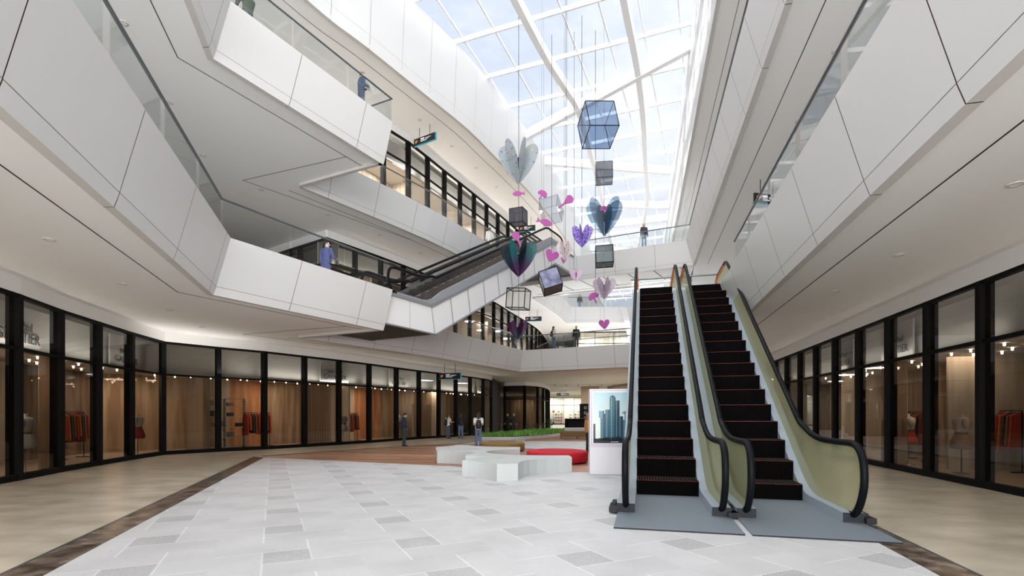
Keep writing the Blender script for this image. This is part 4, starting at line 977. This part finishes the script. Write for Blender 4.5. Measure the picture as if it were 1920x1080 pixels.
cube(1121, 235, 26.5, 1.52, (D(-16), D(-5), D(9)), 'large blue glass cube with black edges high on the mobile', glass('blue_cube_glass', (.60, .70, .84), .5, diff=(.22, .27, .38), dfac=.18), BLACK, .03)
cube(1133, 325, 26.0, .82, (D(-3), 0, D(-9)), 'brown-grey glass cube below the big blue cube', glass('smoke_cube_glass', (.50, .52, .56), .6, diff=(.16, .15, .15), dfac=.25), BLACK)
cube(1133, 481, 26.0, .86, (D(-2), D(-2), D(-8)), 'dark grey-green glass cube with black base on the right cord', [glass('cube_dark_base', (.2, .2, .2), .4), glass('green_grey_cube_glass', (.58, .64, .66), .6, diff=(.2, .24, .25), dfac=.25)], BLACK, .03)
cube(972, 407, 24.9, .68, (D(2), 0, D(-22)), 'small dark mottled glass cube above the teal petals', glass('mottled_cube_glass', (.40, .40, .45), .5, diff=(.12, .12, .14), dfac=.3), BLACK)
cube(972, 561, 24.9, .92, (D(3), D(5), D(-18)), 'clear cube with thick black wire edges below the teal petals', glass('clear_cube_glass', (.90, .91, .91), .4), BLACK, .035)
cube(1033, 395, 26.8, .98, (D(-10), D(-17), D(2)), 'tilted clear glass cube with thin edges at the middle of the mobile', glass('clear_thin_glass', (.90, .92, .95), .4), GREYTRIM, .016)
cube(1032, 528, 26.8, .98, (D(-10), D(-17), D(0)), 'tilted violet-blue glass cube with black base below the pink heart', [mat('cube_black_base', (.01, .01, .012), .3), noisy('violet_marbled_cube', (.12, .13, .25), (.34, .35, .48), 2.2, .15, 5)], BLACK, .03)

def pink(name, px, py, Y, size, poly, rot, label, m=None):
    c = at(px, py, Y); s = size * Y / 960
    cr_, sr = math.cos(rot), math.sin(rot)
    P = [((x * cr_ - z * sr) * s, (x * sr + z * cr_) * s) for x, z in poly]
    mb = MB(); mb.plate(P, (0, 0, 0), (1, .0, 0), (0, 0, 1), .05); ob = mb.build(name, m or PINK, loc=c, label=label, cat='ornament')
    bv = ob.modifiers.new('bevel', 'BEVEL'); bv.width = .012; bv.segments = 2; bv.limit_method = 'ANGLE'
HEART = [(0, -.5)] + smooth_line([(0, -.5), (.3, -.22), (.52, .1), (.48, .36), (.28, .44), (.1, .36), (0, .2)], 4)[1:] + smooth_line([(0, .2), (-.1, .36), (-.28, .44), (-.48, .36), (-.52, .1), (-.3, -.22), (0, -.5)], 4)[1:-1]
FISH = smooth_line([(-.5, .0), (-.36, .14), (-.1, .22), (.14, .14), (.3, .03)], 4) + [(.5, .17), (.46, 0), (.5, -.15)] + smooth_line([(.3, -.03), (.14, -.12), (-.1, -.18), (-.36, -.12), (-.5, -.0)], 4)[:-1]
RACKET = smooth_line([(.06, -.06), (.14, .12), (.24, .3), (.18, .46), (0, .52), (-.18, .46), (-.24, .3), (-.14, .12), (-.06, -.06)], 4)[:-1] + [(-.05, -.06), (-.05, -.5), (.05, -.5), (.05, -.06)]
UMB = smooth_line([(-.48, .02), (-.42, .3), (-.15, .48), (.15, .48), (.42, .3), (.48, .02), (.34, -.06), (.2, -.01), (.06, -.05)], 4) + [(.06, -.5), (-.06, -.5)] + smooth_line([(-.06, -.05), (-.2, -.01), (-.34, -.06), (-.48, .02)], 3)[:-1]
DROP = [(0, -.5)] + smooth_line([(0, -.5), (.3, 0), (.4, .4), (0, .5), (-.4, .4), (-.3, 0), (0, -.5)], 3)[1:-1]
pink('heart_ornament', 1133, 608, 26.0, 19, HEART, D(6), 'lowest pink heart, hanging at the end of the right cord')
pink('heart_ornament', 1034, 480, 26.75, 24, HEART, D(-22), 'pink heart hanging above the violet-blue cube')
pink('fish_ornament', 972.5, 363, 24.85, 23, FISH, D(5), 'small pink fish below the frosted white petals')
pink('fish_ornament', 1021, 417, 24.95, 31, [(-x, z) for x, z in FISH][::-1], D(-19), 'larger pink fish below the tilted clear cube')
pink('mushroom_ornament', 1016, 366, 24.45, 19, UMB, D(-32), 'pink mushroom shape left of the pink racket shape')
pink('mushroom_ornament', 1114, 559, 26.45, 21, UMB, D(28), 'pink mushroom shape hanging left of the violet speckled petals')
pink('mushroom_ornament', 1132, 394, 25.9, 15, UMB, D(10), 'small pink mushroom shape inside the smoky blue petals')
pink('racket_ornament', 1060, 380, 24.35, 33, RACKET, D(-52), 'pink racket shape hanging right of the tilted clear cube')
pink('racket_ornament', 971, 450, 24.8, 31, RACKET, D(24), 'slim pink racket shape just above the teal petals')
pink('drop_ornament', 1057, 488, 26.4, 13, DROP, D(-4), 'pink drop shape below the small red speckled petals')

# ------------------------------------------------------------------ people
def person(loc, face, h, label, top=(.1, .1, .12), bottom=(.05, .07, .12), hair=(.03, .02, .015), longhair=False, arms='down', head=(0, 0), shoes=(.02, .02, .02), backpack=None, coat=False, hold=None, skin=None, sleeves=True, detail=1, lean=0):
    r = empty('person', loc, face, label, 'person'); s = h / 1.74
    SKN = skin or SKIN
    def limb(m, pts, rad, n=12):
        pts = [Vector(p) for p in pts]
        for i in range(len(pts) - 1):
            a, b = pts[i], pts[i + 1]; ra, rb = rad[i], rad[i + 1]
            ra = ra if isinstance(ra, tuple) else (ra, ra); rb = rb if isinstance(rb, tuple) else (rb, rb)
            d = (b - a)
            if d.length < 1e-5: continue
            d.normalize(); x = Vector((1, 0, 0)) - d * d.x
            if x.length < .2: x = Vector((0, 1, 0)) - d * d.y
            x.normalize(); y = d.cross(x)
            V = [a + x * ra[0] * math.cos(2 * PI * k / n) + y * ra[1] * math.sin(2 * PI * k / n) for k in range(n)] + [b + x * rb[0] * math.cos(2 * PI * k / n) + y * rb[1] * math.sin(2 * PI * k / n) for k in range(n)]
            m.add(V, [tuple(reversed(range(n))), tuple(range(n, 2 * n))] + [(k, (k + 1) % n, n + (k + 1) % n, n + k) for k in range(n)])
            for c, rr in ((a, ra), (b, rb)):
                M = Matrix((x, y, d)).transposed(); m.ell(c, (rr[0], rr[1], min(rr)), n, 8, M=M)
    # skeleton
    sh = {}; el = {}; wr = {}
    for sg in (-1, 1):
        sh[sg] = Vector((sg * .185, 0, 1.41))
        a = arms if isinstance(arms, str) else arms[0 if sg < 0 else 1]
        if a == 'down': el[sg] = Vector((sg * .235, -.02, 1.12)); wr[sg] = Vector((sg * .245, .05, .87))
        elif a == 'phone': el[sg] = Vector((sg * .225, .02, 1.13)); wr[sg] = Vector((sg * .09, .25, 1.22))
        elif a == 'pocket': el[sg] = Vector((sg * .27, -.06, 1.14)); wr[sg] = Vector((sg * .19, .08, .95))
        elif a == 'out': el[sg] = Vector((sg * .25, .08, 1.15)); wr[sg] = Vector((sg * .19, .32, 1.17))
        elif a == 'rail': el[sg] = Vector((sg * .24, .14, 1.20)); wr[sg] = Vector((sg * .14, .36, 1.10))
    HC = Vector((0, .015, 1.62)); HR = Matrix.Rotation(head[1], 3, 'Z') @ Matrix.Rotation(-head[0], 3, 'X'); NK = Vector((0, -.005, 1.50))
    def hd(p): return NK + HR @ (Vector(p) - NK)
    def fin(m, nm, mt, vox, par=r):
        m.v = [(v[0] * s, v[1] * s, v[2] * s) for v in m.v]
        o = m.build(nm, mt, par)
        if vox:
            md = o.modifiers.new('remesh', 'REMESH'); md.mode = 'VOXEL'; md.voxel_size = vox; md.use_smooth_shade = True
            sm_ = o.modifiers.new('smooth', 'SMOOTH'); sm_.factor = .5; sm_.iterations = 2
        return o
    torso_p = [(0, 0, .90), (0, 0, 1.02), (0, 0, 1.15), (0, 0, 1.30), (0, -.005, 1.40)]
    torso_r = [(.155, .105), (.15, .10), (.135, .095), (.165, .11), (.14, .085)]
    m = MB(); limb(m, torso_p, torso_r, 16); limb(m, [(0, -.01, 1.40), (0, -.005, 1.47), hd((0, .0, 1.55))], [.075, .055, .052])
    for sg in (-1, 1):
        limb(m, [(sg * .12, 0, 1.39), sh[sg], el[sg], wr[sg]], [.06, .055, .042, .028])
        d = (wr[sg] - el[sg]).normalized(); pc = wr[sg] + d * .045
        sx = d.cross(Vector((0, 1, 0) if abs(d.y) < .8 else (1, 0, 0))).normalized()
        nrm = d.cross(sx)
        limb(m, [wr[sg], pc + d * .03], [(.024, .02), (.036, .017)])
        for k in range(4):
            b0 = wr[sg] + d * .075 + sx * (.027 - .018 * k); L_ = (.062, .072, .068, .052)[k]
            limb(m, [b0, b0 + d * L_ * .55, b0 + d * L_ * .9 + nrm * .02], [.0095, .009, .0075], 6)
        tb = wr[sg] + d * .03 + sx * .028; limb(m, [tb, tb + sx * .028 + d * .03, tb + sx * .032 + d * .055], [.012, .010, .008], 6)
        limb(m, [(sg * .085, 0, .90), (sg * .10, .015, .50), (sg * .105, -.01, .10)], [.085, .056, .038])
        limb(m, [(sg * .105, -.03, .045), (sg * .115, .12, .03)], [.036, .03])
    m.ell(hd(HC), (.076, .093, .113), 16, 12, M=HR); m.ell(hd((0, .045, 1.54)), (.05, .05, .05), M=HR)
    limb(m, [hd((0, .10, 1.645)), hd((0, .122, 1.60))], [.010, .017], 8)
    for sg in (-1, 1): m.ell(hd((sg * .078, 0, 1.615)), (.012, .022, .032), 8, 6, M=HR)
    fin(m, 'body', SKN, .011)
    # face
    m = MB()
    for sg in (-1, 1): m.ell(hd((sg * .031, .096, 1.632)), (.013, .008, .008), 8, 6, M=HR)
    fin(m, 'eyes', mat('eye_dark', (.03, .02, .02), .3) if 'eye_dark' not in bpy.data.materials else bpy.data.materials['eye_dark'], 0)
    m = MB(); m.ell(hd((0, .099, 1.565)), (.024, .010, .007), 8, 6, M=HR); fin(m, 'mouth', mat('lips', (.35, .12, .10), .5) if 'lips' not in bpy.data.materials else bpy.data.materials['lips'], 0)
    # hair
    m = MB(); m.ell(hd((0, -.015, 1.655)), (.088, .098, .095), 16, 10, M=HR)
    if longhair:
        m.ell(hd((0, -.06, 1.57)), (.082, .05, .13), 12, 8, M=HR); m.ell(hd((0, -.075, 1.47)), (.075, .038, .13), 12, 8)
    else: m.ell(hd((0, -.045, 1.61)), (.078, .06, .07), 12, 8, M=HR)
    fin(m, 'hair', mat('hair', hair, .6), .013)
    # clothes
    m = MB(); ex = .022
    low = .72 if coat else .93
    pts = [(0, 0, low), (0, 0, 1.02), (0, 0, 1.15), (0, 0, 1.30), (0, -.005, 1.405)]
    rad = [(.185 if coat else .168, .135 if coat else .12), (.172, .122), (.158, .118), (.185, .13), (.15, .10)]
    limb(m, pts, rad, 16)
    for sg in (-1, 1):
        limb(m, [(sg * .11, 0, 1.40), sh[sg]] + ([el[sg], el[sg].lerp(wr[sg], .9)] if sleeves else [sh[sg].lerp(el[sg], .6)]), [.075, .075] + ([.058, .044] if sleeves else [.064]))
    limb(m, [(0, -.008, 1.42), (0, -.008, 1.475)], [.085, .068])
    fin(m, 'jacket' if sleeves else 'shirt', mat('cloth_top', top, .8), .014)
    m = MB()
    limb(m, [(0, 0, .99), (0, 0, .90)], [(.158, .108), (.16, .11)], 16)
    for sg in (-1, 1): limb(m, [(sg * .082, 0, .90), (sg * .10, .018, .50), (sg * .105, -.008, .07)], [.098, .074, .062])
    fin(m, 'trousers', mat('cloth_bottom', bottom, .8), .014)
    for sg in (-1, 1):
        m = MB(); limb(m, [(sg * .105, -.05, .045), (sg * .112, .06, .04), (sg * .12, .15, .032)], [(.042, .042), (.044, .04), (.036, .028)]); m.v = [(v[0], v[1], max(v[2], 0.002)) for v in m.v]
        fin(m, 'shoe', mat('shoe', shoes, .5) if 'shoe' not in bpy.data.materials else bpy.data.materials['shoe'], 0)
    if backpack:
        m = MB(); limb(m, [(0, -.19, .98), (0, -.20, 1.15), (0, -.18, 1.33)], [(.14, .075), (.15, .085), (.11, .06)]); limb(m, [(0, -.27, 1.0), (0, -.27, 1.1)], [(.09, .04), (.09, .04)])
        for sg in (-1, 1): limb(m, [(sg * .09, -.15, 1.36), (sg * .11, -.03, 1.475), (sg * .12, .10, 1.36), (sg * .14, .09, 1.15), (sg * .16, -.08, 1.05)], [.017] * 5, 6)
        fin(m, 'backpack', mat('backpack', backpack, .6), .015)
    if hold:
        m = MB(); c = (wr[-1] + wr[1]) / 2 + Vector((0, .08, .03)); Mx = Matrix.Rotation(D(-50), 3, 'X'); m.box(c, hold[0], M=Mx); m.v = [(v[0] * s, v[1] * s, v[2] * s) for v in m.v]
        m.build('held_item' if len(hold) < 3 else hold[2], mat('held', hold[1], .6), r)
    return r
def gp(px, py, z=0.0):
    Y = (1.6 - z) * 960 / (py - 778); return ((px - 960) / 960 * Y, Y, z + .005)
NV = (.025, .035, .06); JEAN = (.13, .18, .28)
person(gp(757.5, 837), -1.15, 1.72, 'man in navy jacket and dark trousers standing with head bowed on the deck edge', top=(.02, .035, .07), bottom=(.03, .06, .08), arms='pocket', head=(.5, 0), hair=(.06, .03, .02))
person(gp(840, 822.6), -.75, 1.66, 'woman with long black hair, white top and black backpack facing the shop window', top=(.75, .72, .70), bottom=(.08, .11, .17), longhair=True, backpack=(.008, .008, .01), arms=('down', 'out'), sleeves=False)
person(gp(864, 822.6), .25, 1.70, 'person in black waistcoat over white sleeves and blue jeans facing the shop window', top=(.012, .012, .015), bottom=JEAN, arms='phone', backpack=(.01, .01, .012), head=(.15, 0))
person(gp(897, 837.5), .12, 1.70, 'woman in white shirt and blue jeans carrying a black backpack behind the white bench', top=(.8, .8, .8), bottom=(.12, .17, .27), longhair=True, backpack=(.01, .014, .016), arms='phone', sleeves=False)
person(gp(952, 811.0), 2.8, 1.72, 'person in dark coat outside the dark shopfront, left of a pair', top=(.012, .012, .014), bottom=(.01, .01, .012), hair=(.35, .22, .1), coat=True)
person(gp(963, 812.0), -2.6, 1.72, 'person in dark jacket outside the dark shopfront, right of a pair', top=(.014, .018, .02), bottom=(.012, .014, .018), hair=(.3, .2, .12))
person(gp(1103.5, 849.5), -1.2, 1.68, 'person in orange top and dark trousers mostly hidden behind the poster stand', top=(.55, .25, .08), bottom=(.01, .02, .02), longhair=True, hair=(.3, .15, .05))
def up(px, ptop, h, floor):     # stands on an upper floor, head top seen at ptop
    Y = (floor + h - 1.6) * 960 / (778 - ptop); return ((px - 960) / 960 * Y, Y, floor + .005)
person(up(612, 452.5, 1.78, F2), -.35, 1.78, 'man in blue blazer walking behind the left second floor parapet', top=(.10, .12, .30), bottom=(.03, .03, .04), coat=True, arms=('down', 'out'), head=(0, -.9), skin=mat('skin_light', (.78, .62, .52), .6))
person(up(1038, 612, 1.66, F2), -1.0, 1.66, 'woman with black ponytail, white blouse and black backpack on the second floor bridge', top=(.72, .70, .66), bottom=(.10, .14, .22), longhair=True, backpack=(.01, .01, .012), arms='phone')
person(up(1080.5, 611, 1.72, F2), .15, 1.72, 'blond person in black jacket with a bag on the second floor bridge', top=(.012, .014, .025), bottom=(.07, .075, .08), hair=(.5, .33, .12), backpack=(.02, .022, .02))
person(up(963, 622, 1.68, F2), .5, 1.68, 'person in dark clothes behind the low plum petals on the left second floor walkway', top=(.01, .02, .022), bottom=(.01, .014, .018))
person(up(677.5, 134, 1.76, F3), -.9, 1.76, 'blond man in navy jacket reading at the third floor prow railing', top=(.035, .06, .12), bottom=(.05, .07, .12), hair=(.22, .14, .05), arms='phone', head=(.35, 0), hold=((.26, .36, .02), (.8, .8, .76), 'newspaper'), skin=mat('skin_light2', (.78, .62, .52), .6))
person(up(1207.5, 419, 1.70, F3), PI + .1, 1.70, 'woman in dark jacket over denim walking on the third floor bridge', top=(.05, .055, .06), bottom=(.30, .40, .55), hair=(.2, .11, .06), longhair=True)
person(up(1087, 552, 1.70, F3), PI, 1.70, 'distant woman in dark jacket and pale jeans at the far third floor void', top=(.05, .055, .06), bottom=(.3, .4, .5), hair=(.35, .22, .1), longhair=True)
person((-8.0, 15.5, F3 + .005), 1.2, 1.72, 'person in olive vest and pale shirt at the third floor railing, top left', top=(.07, .09, .05), bottom=(.12, .2, .4), arms='rail')
person(up(918, 427, 1.7, F3), 0.3, 1.70, 'distant person in white shirt by the third floor shopfronts near the escalator', top=(.8, .8, .8), bottom=(.8, .8, .8))

# ------------------------------------------------------------------ shop displays
SIGN_D = mat('sign_dark_letters', (.05, .05, .055), .6)
def frame_of(bays, i, side):
    p = Vector(bays[i]); q = Vector(bays[i + 1]); d = (q - p); l = d.length; d.normalize(); n = Vector((-d.y, d.x)) * side
    return p, d, n, l
def inpt(bays, i, side, f, dep):
    p, d, n, l = frame_of(bays, i, side); c = p + d * l * f + n * dep; ang = math.atan2(d.y, d.x) + (0 if side > 0 else PI); return c, ang
def shop_sign(bays, i, side, f, label, size=.42, dep=.55, z0=0):
    c, ang = inpt(bays, i, side, f, dep)
    r = empty('shop_sign', (c.x, c.y, z0 + 3.25), ang, label, 'sign')
    m = MB(); m.box((0, .05, .62), (2.0, .05, 1.22)); m.build('backboard', BANDM, r)
    text_mesh('Jean Paul', size * .8, SIGN_D, r, (0, -.0, .62), align='CENTER', name='lettering'); t = text_mesh('GAULTIER', size, SIGN_D, r, (0, -.0, .28), align='CENTER', name='lettering')
def mannequin(bays, i, side, f, label, cols=((.35, .33, .31), (.42, .40, .37)), dep=.75, s=1.0, z0=0):
    c, ang = inpt(bays, i, side, f, dep)
    r = empty('mannequin', (c.x, c.y, z0 + .015), ang, label, 'mannequin')
    m = MB(); m.lathe([(0, 0), (.2, 0), (.2, .02), (.02, .03), (.015, .9), (0, .9)], 20); m.build('stand', mat('stand_metal', (.3, .3, .3), .3, .8), r)
    m = MB(); m.lathe([(0, 1.62), (.05, 1.62), (.055, 1.55), (.11, 1.5), (.17, 1.44), (.16, 1.3), (.125, 1.13), (.15, 1.02), (.165, .92), (.1, .82), (0, .82)], 20); m.build('torso', mat('mannequin_cream', (.6, .55, .5), .5), r)
    m = MB(); m.lathe([(.09, 1.53), (.17, 1.49), (.2, 1.4), (.175, 1.25), (.15, 1.13)], 20)
    for sg in (-1, 1): m.ell((sg * .2, 0, 1.36), (.09, .1, .15), 12, 8)
    m.build('blouse', mat('blouse', cols[0], .8), r)
    m = MB(); m.lathe([(.14, 1.12), (.155, 1.08), (.15, 1.06)], 20); m.build('belt', mat('belt', (.15, .09, .05), .5), r)
    m = MB(); m.lathe([(.15, 1.06), (.2, .95), (.25, .78), (.235, .68), (.2, .66)], 24); m.build('shorts', mat('shorts', cols[1], .85), r)
def clothes_rail(bays, i, side, f, label, pal, dep=2.3, z0=0, n=9):
    c, ang = inpt(bays, i, side, f, dep)
    r = empty('clothes_rail', (c.x, c.y, z0 + .015), ang, label, 'clothes rail')
    m = MB(); m.tube([(-.7, 0, 0), (-.7, 0, 1.7), (.7, 0, 1.7), (.7, 0, 0)], .018, 8); m.box((-.7, 0, .015), (.06, .5, .03)); m.box((.7, 0, .015), (.06, .5, .03)); m.build('frame', BLACK, r)
    for k in range(n):
        x = -.6 + 1.2 * k / (n - 1); L_ = random.uniform(.7, 1.0)
        m = MB(); m.add([(x - .03, -.2, 1.55), (x + .03, -.2, 1.55), (x + .04, -.25, 1.55 - L_), (x - .04, -.25, 1.55 - L_), (x - .03, .2, 1.55), (x + .03, .2, 1.55), (x + .04, .25, 1.55 - L_), (x - .04, .25, 1.55 - L_), (x, 0, 1.68)],
                        [(0, 1, 2, 3), (7, 6, 5, 4), (1, 5, 6, 2), (4, 0, 3, 7), (3, 2, 6, 7), (0, 8, 1), (5, 8, 4), (1, 8, 5), (4, 8, 0)]); m.build('garment', pal[k % len(pal)], r)
def shelf(bays, i, side, f, label, pal, dep=3.1, z0=0):
    c, ang = inpt(bays, i, side, f, dep)
    r = empty('shelving_unit', (c.x, c.y, z0 + .015), ang, label, 'shelves')
    m = MB()
    for x in (-.9, 0, .9): m.box((x, 0, 1.2), (.03, .35, 2.4))
    for z in (.02, .5, 1.0, 1.5, 2.0, 2.38): m.box((0, 0, z), (1.8, .35, .03))
    m.build('frame', mat('shelf_white', (.6, .57, .52), .5), r)
    for z in (.035, .515, 1.015, 1.515, 2.015):
        for x in (-.66, -.25, .22, .66):
            if random.random() < .75:
                h = random.uniform(.14, .32); m = MB(); m.box((x, -.02, z + h / 2), (random.uniform(.2, .34), .25, h)); m.build('stacked_goods', random.choice(pal), r)
REDS = [mat('garment_red', (.45, .06, .04), .8), mat('garment_orange', (.55, .16, .06), .8), mat('garment_dark', (.05, .04, .05), .8), mat('garment_brown', (.25, .12, .07), .8)]
GOODS = [REDS[0], mat('goods_grey', (.25, .24, .23), .7), mat('goods_white', (.7, .68, .64), .7), mat('goods_brown', (.28, .2, .14), .7), mat('goods_navy', (.05, .07, .12), .7)]
def bay_no(Y, bays): return min(range(len(bays) - 1), key=lambda i: abs((bays[i][1] + bays[i + 1][1]) / 2 - Y))
iA = bay_no(13.4, W1L)
ordn = ['first', 'second', 'third', 'fourth', 'fifth', 'sixth', 'seventh', 'eighth', 'ninth', 'tenth', 'eleventh', 'twelfth', 'thirteenth', 'fourteenth', 'fifteenth', 'sixteenth', 'seventeenth']
def bl(i): return ordn[i - iA + 1] + ' full glass bay from the left edge of the photo'
shop_sign(W1L, iA, 1, .62, 'shop lettering Jean Paul Gaultier at the far left edge behind the upper glass')
mannequin(W1L, iA, 1, .97, 'headless mannequin in grey blouse and shorts behind the leftmost glass bay', s=1.2)
clothes_rail(W1L, iA + 3, 1, .3, 'clothes rail of red and dark garments, nearest in the left shops', REDS)
shop_sign(W1L, iA + 3, 1, .35, 'shop lettering Jean Paul Gaultier spanning the bays before the curved corner', .32)
shelf(W1L, iA + 1, 1, .4, 'shelving with goods inside the left shop before the curved corner', GOODS, dep=2.8)
mannequin(W1L, iA + 3, 1, .85, 'small mannequin in a red skirt beside the curved glass corner', ((.5, .45, .4), (.35, .05, .05)))
shelf(W1L, iA + 5, 1, .6, 'white shelving with red and grey goods just past the curved corner', GOODS, dep=2.6)
clothes_rail(W1L, iA + 6, 1, .5, 'clothes rail with orange and brown garments past the curved corner', REDS)
mannequin(W1L, iA + 8, 1, .45, 'mannequin in grey blouse and shorts in the middle of the left shopfront', s=1.1)
shop_sign(W1L, iA + 8, 1, .1, 'shop lettering Jean Paul Gaultier above the mannequin in the middle of the left shopfront', .36)
clothes_rail(W1L, iA + 9, 1, .35, 'clothes rail of red garments left of the man in the navy jacket', REDS)
mannequin(W1L, iA + 10, 1, .5, 'mannequin in white blouse and brown skirt right of the man in the navy jacket', ((.7, .68, .64), (.30, .18, .12)))
shop_sign(W1L, iA + 10, 1, .4, 'shop lettering Jean Paul Gaultier above the man in the navy jacket', .32)
shelf(W1L, iA + 12, 1, .5, 'dark shelving behind the women at the shop window', GOODS, dep=2.4)
mannequin(W1L, iA + 15, 1, .5, 'mannequin in dark clothes in the last bay of the left shopfront', ((.3, .28, .26), (.25, .22, .2)))
shop_sign(W1L, iA + 15, 1, .5, 'shop lettering Jean Paul Gaultier in the last bay of the left shopfront', .32)
iR = bay_no(14.4, W1R)
shelf(W1R, bay_no(12.3, W1R), -1, .5, 'white shelving with red goods inside the nearest full right bay', GOODS, dep=2.2)
shelf(W1R, bay_no(10.3, W1R), -1, .3, 'white shelving with goods at the right edge of the photo', GOODS, dep=2.4)
mannequin(W1R, bay_no(14.4, W1R), -1, .4, 'mannequin in light blouse in the third right bay', ((.6, .5, .45), (.4, .3, .25)), dep=1.2)
mannequin(W1R, bay_no(16.6, W1R), -1, .5, 'mannequin in a red skirt in the right shop beside the escalator', ((.6, .55, .5), (.4, .05, .05)), dep=1.0)
shop_sign(W1R, bay_no(16.6, W1R), -1, .4, 'shop lettering Jean Paul Gaultier in the right shops beside the escalator', .34)
clothes_rail(W1R, bay_no(18.6, W1R), -1, .5, 'clothes rail with brown and red garments in the right shops', REDS)
shop_sign(W1R, bay_no(20.7, W1R), -1, .4, 'shop lettering Jean Paul Gaultier further down the right shops', .34)
clothes_rail(W1R, bay_no(13.4, W1R), -1, .9, 'clothes rail with red garments in the near right shop', REDS, dep=2.8)
shelf(W1Z, 1, 1, .5, 'white shelving with red and grey goods in the bright far shop', GOODS, dep=2.5); shelf(W1Z, 3, 1, .2, 'second white shelving in the bright far shop, right of the first', GOODS, dep=2.5)
clothes_rail(W2Z, 1, 1, .5, 'clothes rail in the bright far second floor shop', GOODS, dep=1.2, z0=F2); mannequin(W2Z, 2, 1, .5, 'mannequin in the bright far second floor shop', z0=F2, dep=.9)
def curtain(bays, i, side, f0, f1, label, dep=.6, z0=0):
    c, ang = inpt(bays, i, side, f0, dep); c2, _ = inpt(bays, i, side, f1, dep)
    mb = MB(); n = 60; d = c2 - c; l = d.length; d.normalize(); nn = Vector((-d.y, d.x))
    pts = [c + d * l * k / n + nn * .035 * math.sin(k * 1.25) for k in range(n + 1)]
    for k in range(n): mb.quad((pts[k].x, pts[k].y, z0 + .03), (pts[k + 1].x, pts[k + 1].y, z0 + .03), (pts[k + 1].x, pts[k + 1].y, z0 + 3.3), (pts[k].x, pts[k].y, z0 + 3.3))
    mb.s = [True] * len(mb.s); mb.build('curtain', SHEER, loc=(0, 0, 0), label=label, cat='curtain')
SHEER = glass('sheer_fabric', (.80, .72, .64), .0, diff=(.50, .40, .31), dfac=.45)
curtain(W1L, iA - 1, 1, .05, .9, 'sheer beige curtain at the left edge of the photo, left shops')
curtain(W1L, iA + 1, 1, .1, .6, 'narrow sheer beige curtain one bay before the curved corner of the left shopfront')
curtain(W1L, iA + 4, 1, .5, .95, 'narrow sheer curtain just past the curved corner of the left shopfront')
curtain(W1L, iA + 7, 1, .05, .95, 'wide sheer curtain left of the mannequin in the middle left shopfront')
curtain(W1L, iA + 11, 1, .05, .95, 'sheer curtain two bays right of the man in the navy jacket')
curtain(W1R, bay_no(15.5, W1R), -1, .1, .9, 'sheer curtain in the right shops beside the escalator newel')
# grey header boards behind the upper panes
for nm, (bays, z0, side) in (('l', (W1L, 0, 1)), ('r', (W1R, 0, -1)), ('m', (W2M, F2, 1)), ('k', (W2L, F2, 1)), ('t', (W3, F3, 1))):
    mb = MB(); a = off_line(bays, side * .75)
    for i in range(len(bays) - 1):
        mb.quad((a[i].x, a[i].y, z0 + 3.3), (a[i + 1].x, a[i + 1].y, z0 + 3.3), (a[i + 1].x, a[i + 1].y, z0 + GL), (a[i].x, a[i].y, z0 + GL))
    struct(trim(), mb, BANDM)
def wash(bays, z0, side, every, power):
    a = off_line(bays, side * .45)
    for i in range(0, len(bays) - 1, every):
        j = min(i + every, len(bays) - 1); p, q = a[i], a[j]; d = q - p
        ld = bpy.data.lights.new('header_wash_light', 'AREA'); ld.shape = 'RECTANGLE'; ld.size = d.length * .9; ld.size_y = .12; ld.energy = power * d.length; ld.color = (1, .96, .9)
        lo = bpy.data.objects.new('header_wash_light', ld); COL.objects.link(lo); lo.location = ((p.x + q.x) / 2, (p.y + q.y) / 2, z0 + 3.38)
        n = Vector((-d.y, d.x)).normalized() * side
        lo.rotation_euler = Vector((n.x * .35, n.y * .35, 1)).to_track_quat('-Z', 'Y').to_euler(); 
        M_ = Matrix((Vector((d.x, d.y, 0)).normalized(), Vector((0, 0, 1)).cross(Vector((d.x, d.y, 0)).normalized()) * -1, Vector((0, 0, -1)))).transposed(); lo.rotation_euler = M_.to_euler()
wash(W1L, 0, 1, 3, 4.5); wash(W1R, 0, -1, 4, 2.5); wash(W2M, F2, 1, 4, 4.0); wash(W3, F3, 1, 3, 4.5)
# shop ceiling spots: rows of tiny lamps, several per bay
def spots(bays, z0, side, dep, sel, m, label):
    k = 0
    for i in sel:
        for f, dp in ((.3, dep), (.7, dep), (.2, dep + .8), (.62, dep + 1.1), (.85, dep + .7)):
            c, ang = inpt(bays, i, side, f, dp)
            mb = MB(); mb.lathe([(0, 0), (.022, 0), (.026, .02), (.03, .08)], 10)
            mb.build('spot_lamp', m, loc=(c.x, c.y, z0 + CH - .082), label=label, cat='lamp', group=label + ' row')
            k += 1
spots(W1L, 0, 1, 1.3, range(max(iA - 1, 0), iA + 16), LAMP, 'small glowing spot lamp under the ceiling inside the left shops, one of a long row')
spots(W1R, 0, -1, 1.3, range(iR - 2, iR + 6), LAMP, 'small glowing spot lamp under the ceiling inside the right shops, one of a long row')
